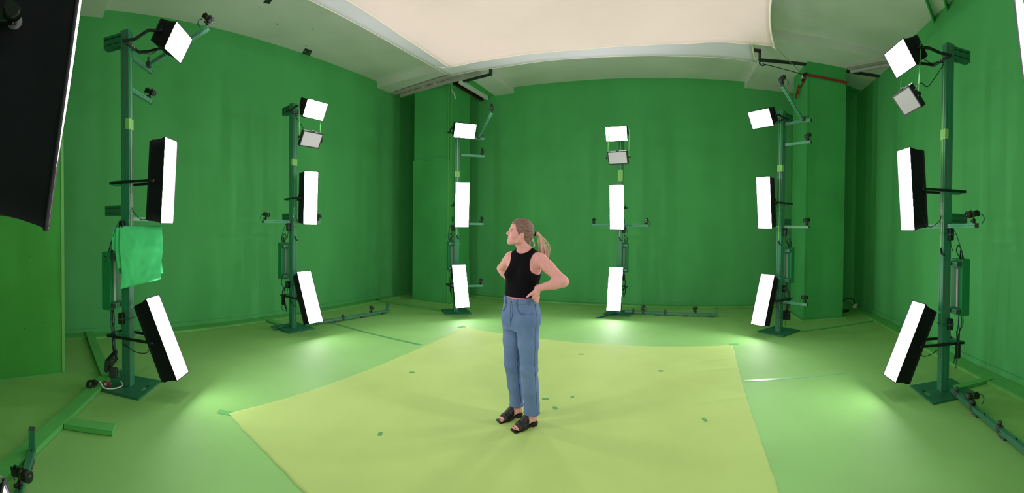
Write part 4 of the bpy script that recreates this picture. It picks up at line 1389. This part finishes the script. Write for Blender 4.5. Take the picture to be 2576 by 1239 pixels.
# neck and shoulders
nb = NC + up * 1.40 - fw(SY) * .012
B.add(cone(nb, hd(0, -.032, -.035), .0525, .0495), .02)
B.add(cone(NC + up * 1.43 - fw(SY) * .008, hd(.0, .0, -.045), .044, .040), .02)
for S in (SL, SR):
    B.add(cone(NC + up * 1.425 - fw(SY) * .02, S + up * .006, .030, .036), .030)
    B.add(cone(NC + up * 1.375 + fw(SY) * .045 + (S - NC - up * S[2]) * .15, S + up * .02 + fw(SY) * .015, .016, .018), .03)
# her left arm: elbow out, hand on the hip
B.add(cone(SL, SL * .6 + EL * .4, .052, .046), .03)
B.add(cone(SL * .7 + EL * .3, EL, .048, .040), .02)
B.add(cone(EL, EL * .68 + WL * .32, .039, .040), .03)
B.add(cone(EL * .72 + WL * .28, WL, .040, .0245, ((0, 1, 0), .9)), .02)
# her right arm goes back behind her
B.add(cone(SR, SR * .6 + ER * .4, .052, .046), .03)
B.add(cone(SR * .7 + ER * .3, ER, .047, .038), .015)
B.add(cone(ER, ER * .7 + WR * .3, .038, .039), .012)
B.add(cone(ER * .72 + WR * .28, WR, .039, .025), .015)
# hands: palm, four fingers of unequal length, thumb from the side of the palm
def hand(Wr, knuck, tips, mids, thumb, nrm):
    kn = [V3(*p) for p in knuck]
    c = sum(kn) / 4
    B.add(cone(Wr, Wr * .45 + c * .55, .024, .027, (nrm, .62)), .012)
    for k in range(4):
        B.add(cone(Wr * .55 + kn[k] * .45, kn[k], .015, .0105, (nrm, .95)), .012)
    for k in range(4):
        r = (.0095, .0098, .0092, .0080)[k]
        B.add(cone(kn[k], mids[k], r, r * .92), .003)
        B.add(cone(mids[k], tips[k], r * .92, r * .75), .002)
    t = [V3(*p) for p in thumb]
    B.add(cone(t[0], t[1], .015, .012), .012)
    B.add(cone(t[1], t[2], .0118, .0105), .004)
    B.add(cone(t[2], t[3], .0105, .008), .003)
KNL = [V3(.168, 3.186, 1.066), V3(.183, 3.184, 1.064), V3(.197, 3.190, 1.072), V3(.209, 3.199, 1.083)]
MDL = [V3(.187, 3.194, 1.040), V3(.203, 3.201, 1.043), V3(.213, 3.212, 1.051), V3(.220, 3.219, 1.064)]
TPL = [V3(.205, 3.215, 1.018), V3(.216, 3.232, 1.022), V3(.219, 3.243, 1.033), V3(.222, 3.243, 1.050)]
hand(WL, KNL, TPL, MDL, [V3(.190, 3.186, 1.112), V3(.163, 3.176, 1.100), V3(.142, 3.178, 1.085), V3(.125, 3.188, 1.068)], V3(.35, -.9, .1))
KNR = [V3(-.012, 3.490, 1.080), V3(-.008, 3.505, 1.074), V3(.000, 3.518, 1.076), V3(.010, 3.528, 1.084)]
MDR = [V3(-.006, 3.492, 1.046), V3(.004, 3.506, 1.042), V3(.014, 3.517, 1.048), V3(.024, 3.524, 1.060)]
TPR = [V3(.006, 3.492, 1.018), V3(.018, 3.502, 1.014), V3(.028, 3.508, 1.024), V3(.036, 3.512, 1.042)]
hand(WR, KNR, TPR, MDR, [V3(-.004, 3.530, 1.112), V3(-.018, 3.502, 1.108), V3(-.022, 3.482, 1.098), V3(-.020, 3.466, 1.086)], V3(-.7, .4, .1))
# head
B.add(hell((0, -.006, .058), (.0715, .091, .083)), .02)
B.add(hell((0, .040, .052), (.060, .052, .058)), .03)
B.add(hell((0, .040, .002), (.0575, .054, .062)), .025)
B.add(hell((0, .0695, -.038), (.031, .025, .034)), .02)
for s_ in (-1, 1):
    B.add(hell((s_ * .040, .058, -.006), (.024, .026, .024)), .02)
    B.add(hcone((s_ * .050, .010, -.036), (s_ * .017, .066, -.064), .020, .016), .025)
    B.add(hcone((s_ * .052, .0, -.008), (s_ * .050, .010, -.036), .022, .020), .02)
    B.add(hell((s_ * .028, .087, .037), (.020, .010, .008)), .012)
B.add(hcone((-.008, .0775, -.064), (.008, .0775, -.064), .0150, .0150), .015)
B.add(hcone((0, .030, -.040), (0, .064, -.056), .022, .016), .02)
for s_ in (-1, 1):
    B.add(hell((s_ * .031, .1005, .021), (.015, .0145, .0115)), .008, 's')
B.add(hcone((0, .0875, .036), (0, .110, .004), .0062, .0078), .009)
B.add(hcone((0, .106, .004), (0, .1140, .0005), .0078, .0075), .005)
B.add(hcone((0, .088, -.010), (0, .107, -.004), .0065, .0058), .006)
for s_ in (-1, 1):
    B.add(hell((s_ * .0095, .0985, -.0045), (.0062, .0095, .0062)), .004)
    # eyelids
    B.add(hell((s_ * .031, .0845, .0290), (.0150, .0118, .0062)), .003)
    B.add(hell((s_ * .031, .0840, .0128), (.0140, .0105, .0045)), .003)
B.add(hell((0, .0897, -.0330), (.0195, .0085, .0060)), .006)
B.add(hell((0, .0877, -.0440), (.0170, .0090, .0062)), .006)
B.add(hell((0, .0927, -.0385), (.021, .006, .0014)), .003, 's')
for s_ in (-1, 1):                                   # ears
    B.add(hell((s_ * .0725, .000, .012), (.0095, .0165, .026)), .004)
    B.add(hell((s_ * .0715, .008, -.013), (.007, .009, .011)), .005)
    B.add(hell((s_ * .0835, .006, .005), (.0085, .0075, .013)), .003, 's')
B.inter(lambda X, Y, Z: -(Z - .0135), .002)
body = B.mesh('body', SKIN, WOM, ORG, 2)

# lips, eyes, brows, earring
G = Field(hd(0, .09, -.039) - .04, hd(0, .09, -.039) + .04, .0012)
G.add(hell((0, .0904, -.0330), (.0190, .0085, .0056)), .003).add(hell((0, .0884, -.0440), (.0165, .0090, .0058)), .003)
G.add(hell((0, .0947, -.0385), (.022, .006, .0012)), .002, 's')
G.mesh('lips', LIPS, WOM, ORG, 2)
for s_ in (-1, 1):
    e = MB().ball(hd(s_ * .031, .0842, .0205) - ORG, .0104, n=16)
    eb = e.build('eye', EYEW, WOM)
    d = V3(0, .012, .001) if True else 0
    MB().ball(hd(s_ * .0308, .0908, .0210) - ORG, .0055, n=12).build('iris', IRIS, eb)
    MB().tube([Vector(hd(s_ * (.031 + u * .0135), .0972 - abs(u) * .006 - max(0, u) * .003, .0262 - .004 * u * u) - ORG) for u in (-1, -.4, .2, .7, 1.1)], .0012, 5).build('eyelash', BROW, WOM)
    MB().tube([Vector(hd(s_ * (.031 + u * .020), .0972 - max(0, u) * .013 - max(0, -u) * .001, .0415 + .003 * u - .005 * u * u) - ORG) for u in (-.9, -.4, .1, .6, 1.1)], .0026, 6, flat=.6).build('eyebrow', BROW, WOM)
    pts = [Vector(hd(s_ * (.078 + .004 * math.sin(a)), .010 + .0075 * math.cos(a) * 1.0, -.034 - .0125 + .0125 * math.cos(a) * 1.0 * .0 + .0125 * math.sin(a)) - ORG) for a in [k * 2 * PI / 14 + .9 for k in range(13)]]
    MB().tube(pts, .0021, 6, sub=2).build('earring', GOLD, WOM)

# hair: cap drawn back to the tie, ponytail of separate locks
HB = Field((-.13, -.14, -.10), (.13, .15, .18), .0030)       # in the head's own axes
HB.add(ell((0, -.006, .060), (.0800, .0990, .0945)), .01)
HB.add(ell((0, .036, .066), (.0665, .058, .067)), .02)
HB.add(ell((0, -.060, -.020), (.050, .040, .045)), .03)
HB.add(cone((0, -.085, .045), (0, -.110, .051), .034, .014), .02)
hz = np.array([-.09, -.066, -.045, -.01, .006, .014, .022, .036, .060, .085, .100, .118, .2])
hyb = np.array([-.078, -.060, -.036, -.016, .004, .030, .036, .050, .064, .078, .086, .092, .10])
def hairline(X, Y, Z):
    b = np.interp(Z[0, 0, :], hz, hyb)[None, None, :].astype(np.float32)
    return Y - b - (.012 - .020 * np.clip(np.abs(X) / .05, 0, 1)) * np.clip((Z - .045) / .03, 0, 1)
HB.inter(hairline, .006)
HB.inter(lambda X, Y, Z: -(Z + .072) + 0 * X, .006)
def strands(X, Y, Z):
    ph = np.arctan2(X, Z - .05)
    return HB.F + .0011 * np.sin(ph * 46 + 3 * np.sin(ph * 7 + Y * 20)) + .0007 * np.sin(ph * 97 + Y * 30)
sl, P_ = HB.grid(HB.lo, HB.lo + HB.h * HB.n)
HB.F = strands(*P_).astype(np.float32)
hair = HB.mesh('hair', HAIR, WOM, (0, 0, 0), 1)
HM = Matrix(((hl[0], hf[0], hu[0], HO[0] - ORG[0]), (hl[1], hf[1], hu[1], HO[1] - ORG[1]), (hl[2], hf[2], hu[2], HO[2] - ORG[2]), (0, 0, 0, 1)))
hair.matrix_local = HM
tie = hd(0, -.119, .051)
mb = MB()
td = -hf * .8 + hu * .1
ring_ = [Vector(tie + (hl * math.cos(a) + hu * math.sin(a)) * .0140 - ORG) for a in [k * 2 * PI / 12 for k in range(13)]]
mb.tube(ring_, .0060, 8, sub=2)
mb.build('hair_tie', KNIT, hair, HM.inverted())
random.seed(17)
def lock(mb, e, sw, r, seed, drop_=0.0):
    a = random.uniform(0, 2 * PI); q = random.uniform(0, .0085)
    p0 = tie + hl * (math.cos(a) * q) + hu * (math.sin(a) * q)
    p1 = p0 - hf * .028 + hu * random.uniform(-.004, .012)
    p2 = V3(tie[0] + (e[0] - tie[0]) * .55 + sw, tie[1] + (e[1] - tie[1]) * .5, tie[2] + (e[2] - tie[2]) * .30)
    p3 = V3(tie[0] + (e[0] - tie[0]) * .88 + sw * .9, tie[1] + (e[1] - tie[1]) * .8, tie[2] + (e[2] - tie[2]) * .65)
    mb.tube([Vector(p - ORG) for p in (p0, p1, p2, p3, e)], r, 5, sub=5, taper=lambda t: (.55 + 1.1 * t if t < .5 else 1.1) * (1 - max(0, t - .62) / .40) + .04)
for nm, n, mt, rr in (('ponytail', 74, HAIRL, .0052), ('ponytail_highlight', 44, HAIRL2, .0034)):
    mb = MB()
    for k in range(n):
        u, v = random.random(), random.uniform(-1, 1)
        e = V3(.222 + .088 * u + .004 * v, 3.385 + .028 * v + .02 * u, 1.345 + .075 * (1 - u) * random.random() - .035 * random.random() + .03 * (1 - u))
        lock(mb, e, .004 + .010 * random.random(), rr * random.uniform(.6, 1.25), k)
    o = mb.build(nm, mt, hair, HM.inverted()); o['kind'] = 'stuff'
mb = MB()
for k in range(9):
    j = random.uniform(-.004, .004)
    mb.tube([Vector(V3(.168 + j, 3.375, 1.520 + 2 * j) - ORG), Vector(V3(.186 + j, 3.38, 1.478) - ORG), Vector(V3(.176 + 2 * j, 3.37, 1.452 + j) - ORG), Vector(V3(.140 + j, 3.365, 1.436 + j) - ORG)], .0022, 5, taper=lambda t: 1.1 - .7 * t)
for k in range(10):
    e = V3(.29 + .03 * random.random(), 3.39, 1.36 + .05 * random.random())
    lock(mb, e, .02 + .01 * random.random(), .0009, k)
o = mb.build('loose_strand', HAIRL2, hair, HM.inverted()); o['kind'] = 'stuff'

# top: torso field cut by neck, armholes and hem
T_ = Field((-.14, 3.14, .98), (.36, 3.58, 1.52), .0036)
T_.add(loft(TORSO, .004), .01)
for p in bust(.003):
    T_.add(p, .03)
for S in (SL, SR):
    T_.add(cone(NC + up * 1.425 - fw(SY) * .02, S + up * .006, .0350, .0410), .030)
    T_.add(cone(NC + up * 1.375 + fw(SY) * .045 + (S - NC - up * S[2]) * .15, S + up * .02 + fw(SY) * .015, .021, .023), .03)
f_, l_ = fw(SY), lf(SY)
for s_ in (-1, 1):
    c = NC + l_ * (s_ * .212) + up * 1.338
    def arm_cut(X, Y, Z, c=c):
        la = (X - c[0]) * l_[0] + (Y - c[1]) * l_[1]
        z = Z - c[2]
        return np.sqrt(la * la + (z * .92) ** 2) - .122
    T_.inter(lambda X, Y, Z: -arm_cut(X, Y, Z), .004)
ncf = ell(NC + f_ * .028 + up * 1.462, (.072, .088, .064), [l_, f_, up])[0]
T_.inter(lambda X, Y, Z: -ncf(X, Y, Z), .004)
nck = cone(nb - up * .03, hd(0, -.028, -.035), .0665, .060)[0]
T_.inter(lambda X, Y, Z: -nck(X, Y, Z), .004)
def hemcut(X, Y, Z):
    fo = (X - PC[0]) * fw(HY)[0] + (Y - PC[1]) * fw(HY)[1]
    return (1.056 - .045 * fo) - Z
T_.inter(hemcut, .004)
top = T_.mesh('tank_top', KNIT, WOM, ORG, 2)
# hem rib: a slightly proud band
H_ = Field((-.10, 3.2, 1.03), (.27, 3.52, 1.12), .0036)
H_.add(loft(TORSO, .0062), .01).inter(lambda X, Y, Z: hemcut(X, Y, Z) - .002, .002).inter(lambda X, Y, Z: -hemcut(X, Y, Z) - .030, .002)
H_.mesh('hem_band', KNIT, top, ORG, 1)

# jeans
J_ = Field((-.14, 3.14, .08), (.32, 3.58, 1.09), .0040)
PEL = [sec(.78, PC, .145, .102, HY, -.005), sec(.84, PC, .173, .118, HY, -.006), sec(.90, PC, .174, .120, HY, -.008), sec(.96, PC, .162, .114, HY, -.005), sec(1.02, PC, .145, .109, HY), sec(1.08, PC, .142, .110, HY)]
J_.add(loft(PEL, .004), .01)
for s_ in (-1, 1):
    J_.add(ell(PC + lf(HY) * (s_ * .070) - fw(HY) * .062 + up * .885, (.075, .062, .080), [lf(HY), fw(HY), up]), .03)
for J, K_, A, rs in ((HLj, KL, AL_, (.096, .082, .069, .066, .064)), (HRj, KR, AR_, (.097, .082, .067, .060, .056))):
    mid = J * .5 + K_ * .5
    cf = K_ * .5 + A * .5
    J_.add(cone(J + up * .0, mid, rs[0], rs[1]), .025)
    J_.add(cone(mid, K_, rs[1], rs[2]), .02)
    J_.add(cone(K_, cf, rs[2], rs[3]), .02)
    J_.add(cone(cf, A - up * .05, rs[3], rs[4]), .02)
def wob(X, Y, Z):
    g = .0022 * np.sin(Z * 38 + X * 30) * np.sin(Y * 26 + 1) * np.clip((.75 - Z) / .3, 0, 1) + .002 * np.sin(Z * 95 + X * 50) * np.exp(-((Z - .47) / .08) ** 2) + .0016 * np.sin((X + Y) * 60 + Z * 60) * np.exp(-((Z - .80) / .05) ** 2)
    return g
sl, P_ = J_.grid(J_.lo, J_.lo + J_.h * J_.n)
J_.F = (J_.F + wob(*P_)).astype(np.float32)
def waist(X, Y, Z, o=0.0):
    fo = (X - PC[0]) * fw(HY)[0] + (Y - PC[1]) * fw(HY)[1]
    la = (X - PC[0]) * lf(HY)[0] + (Y - PC[1]) * lf(HY)[1]
    return Z - (1.047 - .13 * fo + .06 * np.abs(la) + o)
JF0 = J_.F.copy()
J_.inter(lambda X, Y, Z: waist(X, Y, Z), .003)
J_.inter(lambda X, Y, Z: .106 - Z + 0 * X, .003)
jeans = J_.mesh('jeans', DENIM, WOM, ORG, 2)
JS = Field(J_.lo, J_.lo + J_.h * (J_.n - 1), J_.h); JS.F = JF0          # uncut surface for laying seams
WB = Field((-.10, 3.2, .96), (.27, 3.52, 1.09), .0036)
WB.add(loft(PEL, .0075), .01).inter(lambda X, Y, Z: waist(X, Y, Z, .001), .002).inter(lambda X, Y, Z: -waist(X, Y, Z, -.040), .002)
WB.mesh('waistband', DENIM, jeans, ORG, 2)
jl, jf = lf(HY), fw(HY)
def jp(la, fo, z, off=.0015):
    return Vector(JS.drop(PC + jl * la + jf * fo + up * z, off) - ORG)
def seam(pts, r, m, name, off=.0012, flat=None):
    o = MB().tube([jp(*p, off) for p in pts], r, 6, sub=4, flat=flat).build(name, m, jeans)
    return o
seam([(.020, .12, 1.0), (.020, .12, .95), (.018, .12, .90), (.008, .12, .865), (-.002, .11, .845)], .0028, SEAMD, 'fly_stitching')
seam([(-.004, .12, 1.0), (-.004, .12, .93), (-.004, .11, .86), (-.004, .1, .82)], .0022, SEAMD, 'fly_edge')
for s_ in (1, -1):
    seam([(s_ * .060, .11, .995), (s_ * .068, .11, .965), (s_ * .088, .1, .938), (s_ * .118, .08, .925), (s_ * .150, .03, .925)], .0036, SEAM, 'pocket_edge', .002)
    seam([(s_ * .060, .11, .985), (s_ * .066, .11, .955), (s_ * .088, .1, .928), (s_ * .12, .08, .915)], .0013, SEAMD, 'pocket_stitching', .001)
for K_, A, J, s_ in ((KL, AL_, HLj, 1), (KR, AR_, HRj, -1)):
    o_ = lf(52) * s_
    pts = [PC + jl * (s_ * .16) + up * 1.0, PC + jl * (s_ * .175) + up * .90, J * .7 + K_ * .3 + o_ * .09, J * .35 + K_ * .65 + o_ * .08, K_ + o_ * .07, K_ * .5 + A * .5 + o_ * .066, A + o_ * .062 + up * .03, A + o_ * .062 + up * .010]
    pp = []
    for p, q in zip(pts, pts[1:]):
        for t in (0, .25, .5, .75):
            pp.append(Vector(JS.drop(p * (1 - t) + q * t, .0008) - ORG))
    MB().tube(pp, .0026, 6, sub=2).build('side_seam', SEAM, jeans)
    pts = [PC + up * .80 - jf * .0 + o_ * .02, J * .45 + K_ * .55 - o_ * .07, K_ - o_ * .066, K_ * .5 + A * .5 - o_ * .062, A - o_ * .06 + up * .01]
    pp = []
    for p, q in zip(pts, pts[1:]):
        for t in (0, .25, .5, .75):
            pp.append(Vector(JS.drop(p * (1 - t) + q * t, .0006) - ORG))
    MB().tube(pp, .0028, 6, sub=2).build('inner_seam', SEAMD, jeans)
    # hem: a rolled, faded band
    hp_ = [Vector(JS.drop(A * V3(1, 1, 0) + V3(math.cos(a), math.sin(a), 0) * .075 + up * .114, -.0015) - ORG) for a in [k * 2 * PI / 22 for k in range(23)]]
    MB().tube(hp_, .0062, 8, sub=2, flat=.5).build('hem', SEAM, jeans)
for la, fo in ((.062, .11), (-.062, .11), (.140, .05), (-.14, .05), (.10, -.1), (-.1, -.1)):
    a, b = jp(la, fo, 1.048 - .13 * fo * .9 + .06 * abs(la), .007), jp(la, fo, .998 - .13 * fo * .9 + .06 * abs(la), .007)
    nrm = Vector(jl * la + jf * fo).normalized()
    MB().bar(a, b, .013, .004, up=nrm, bev=.001).build('belt_loop', SEAM, jeans)
bp_ = jp(.004, .12, 1.013, .007)
nrm = Vector(jf)
MB().cyl(bp_, bp_ + nrm * .004, .009, .008, 14).build('button', COPPER, jeans)
for la, fo, z in ((.062, .11, .990), (.150, .04, .925), (-.062, .11, .99)):
    p = jp(la, fo, z, .002)
    MB().ball(p, .0032, n=8).build('rivet', COPPER, jeans)

# sandals
def sandal(A, f, q, side, label):
    root_ = bpy.data.objects.new('sandal', None); COL.objects.link(root_); root_.parent = WOM
    l = np.cross(up, f)
    prof = [(-.040, .024, .040), (-.020, .030, .040), (.02, .030, .038), (.06, .031, .026), (.10, .036, .014), (.14, .041, .012), (.185, .042, .013), (.207, .040, .014), (.213, .036, .0145)]
    vs, fs = [], []
    for a, w_, zt in prof:
        zb = max(0.001, zt - .011) if a > .04 else zt - .010
        if a > .09:
            zb = .001
        for b, z in ((-w_, zb), (w_, zb), (w_, zt), (-w_, zt)):
            vs.append(q(a, b, z) - ORG)
    n_ = len(prof)
    for k in range(n_ - 1):
        for j in range(4):
            fs.append((k * 4 + j, k * 4 + (j + 1) % 4, k * 4 + 4 + (j + 1) % 4, k * 4 + 4 + j))
    fs += [(0, 1, 2, 3), tuple(range((n_ - 1) * 4, n_ * 4))[::-1]]
    MB().add(vs, fs).build('sole', LEATHER, root_)
    X = Matrix(((l[0], f[0], 0, 0), (l[1], f[1], 0, 0), (0, 0, 1, 0), (0, 0, 0, 1)))
    hv, hf_ = [], []
    for z, k in ((.0, .86), (.032, 1)):
        for a, b in ((-.038, -.026), (-.02, -.029), (.02, -.028), (.02, .028), (-.02, .029), (-.038, .026)):
            hv.append(q(-.01 + (a + .01) * k, b * k, z + .0005) - ORG)
    hf_ = [tuple(range(6))[::-1], tuple(range(6, 12))] + [(i, (i + 1) % 6, 6 + (i + 1) % 6, 6 + i) for i in range(6)]
    MB().add(hv, hf_).build('heel_block', LEATHER, root_)
    c = q(.10, 0, .05)
    S_ = Field(c - .1, c + .1, .0028)
    foot(A, f, S_, .0055, False, side)
    S_.add(cone(q(.06, 0, .066), q(.16, 0, .030), .036, .026), .02)
    S_.add(cone(q(.10, -.016, .040), q(.165, -.018, .026), .026, .020), .02).add(cone(q(.10, .016, .040), q(.165, .018, .026), .026, .020), .02)
    S_.add(cone(q(.07, -.030, .022), q(.17, -.032, .016), .009, .009), .015).add(cone(q(.07, .030, .022), q(.17, .032, .016), .009, .009), .015)
    fo_ = lambda X, Y, Z: (X - q(0, 0, 0)[0]) * f[0] + (Y - q(0, 0, 0)[1]) * f[1]
    S_.inter(lambda X, Y, Z: fo_(X, Y, Z) - .150 - .0 * Z, .003)
    S_.inter(lambda X, Y, Z: .058 + .25 * np.maximum(0, .05 - Z) - fo_(X, Y, Z), .003)
    S_.inter(lambda X, Y, Z: .011 - Z + 0 * X, .003)
    sl, P_ = S_.grid(S_.lo, S_.lo + S_.h * S_.n)
    S_.F = (S_.F + .0006 * np.sin(fo_(*P_) * 230 + 1.0 * np.sin(P_[2] * 60)) * np.clip((P_[2] - .03) / .02, 0, 1)).astype(np.float32)
    S_.mesh('upper', LEATHER, root_, ORG, 2)
    mb = MB()
    for k, (b, ln, r) in enumerate(((.028, .056, .0112), (.009, .058, .0084), (-.007, .053, .0080), (-.021, .046, .0076), (-.033, .036, .0074))):
        bb = b * -side * -1 if side < 0 else b * -1
        bb = -bb if side > 0 else bb
        p = q(.135 + ln - .001, bb, .022 + r * .72)
        mb.ball((0, 0, 0), r * .62, n=8, sc=(1, 1.05, .42), X=Matrix.Translation(Vector(p - ORG)) @ X @ Matrix.Rotation(-.35, 4, 'X'))
    o = mb.build('toenail', NAIL, root_); o['kind'] = 'stuff'
sandal(AL_, FL, QL, -1, 'front')
sandal(AR_, FR, QR, 1, 'rear')
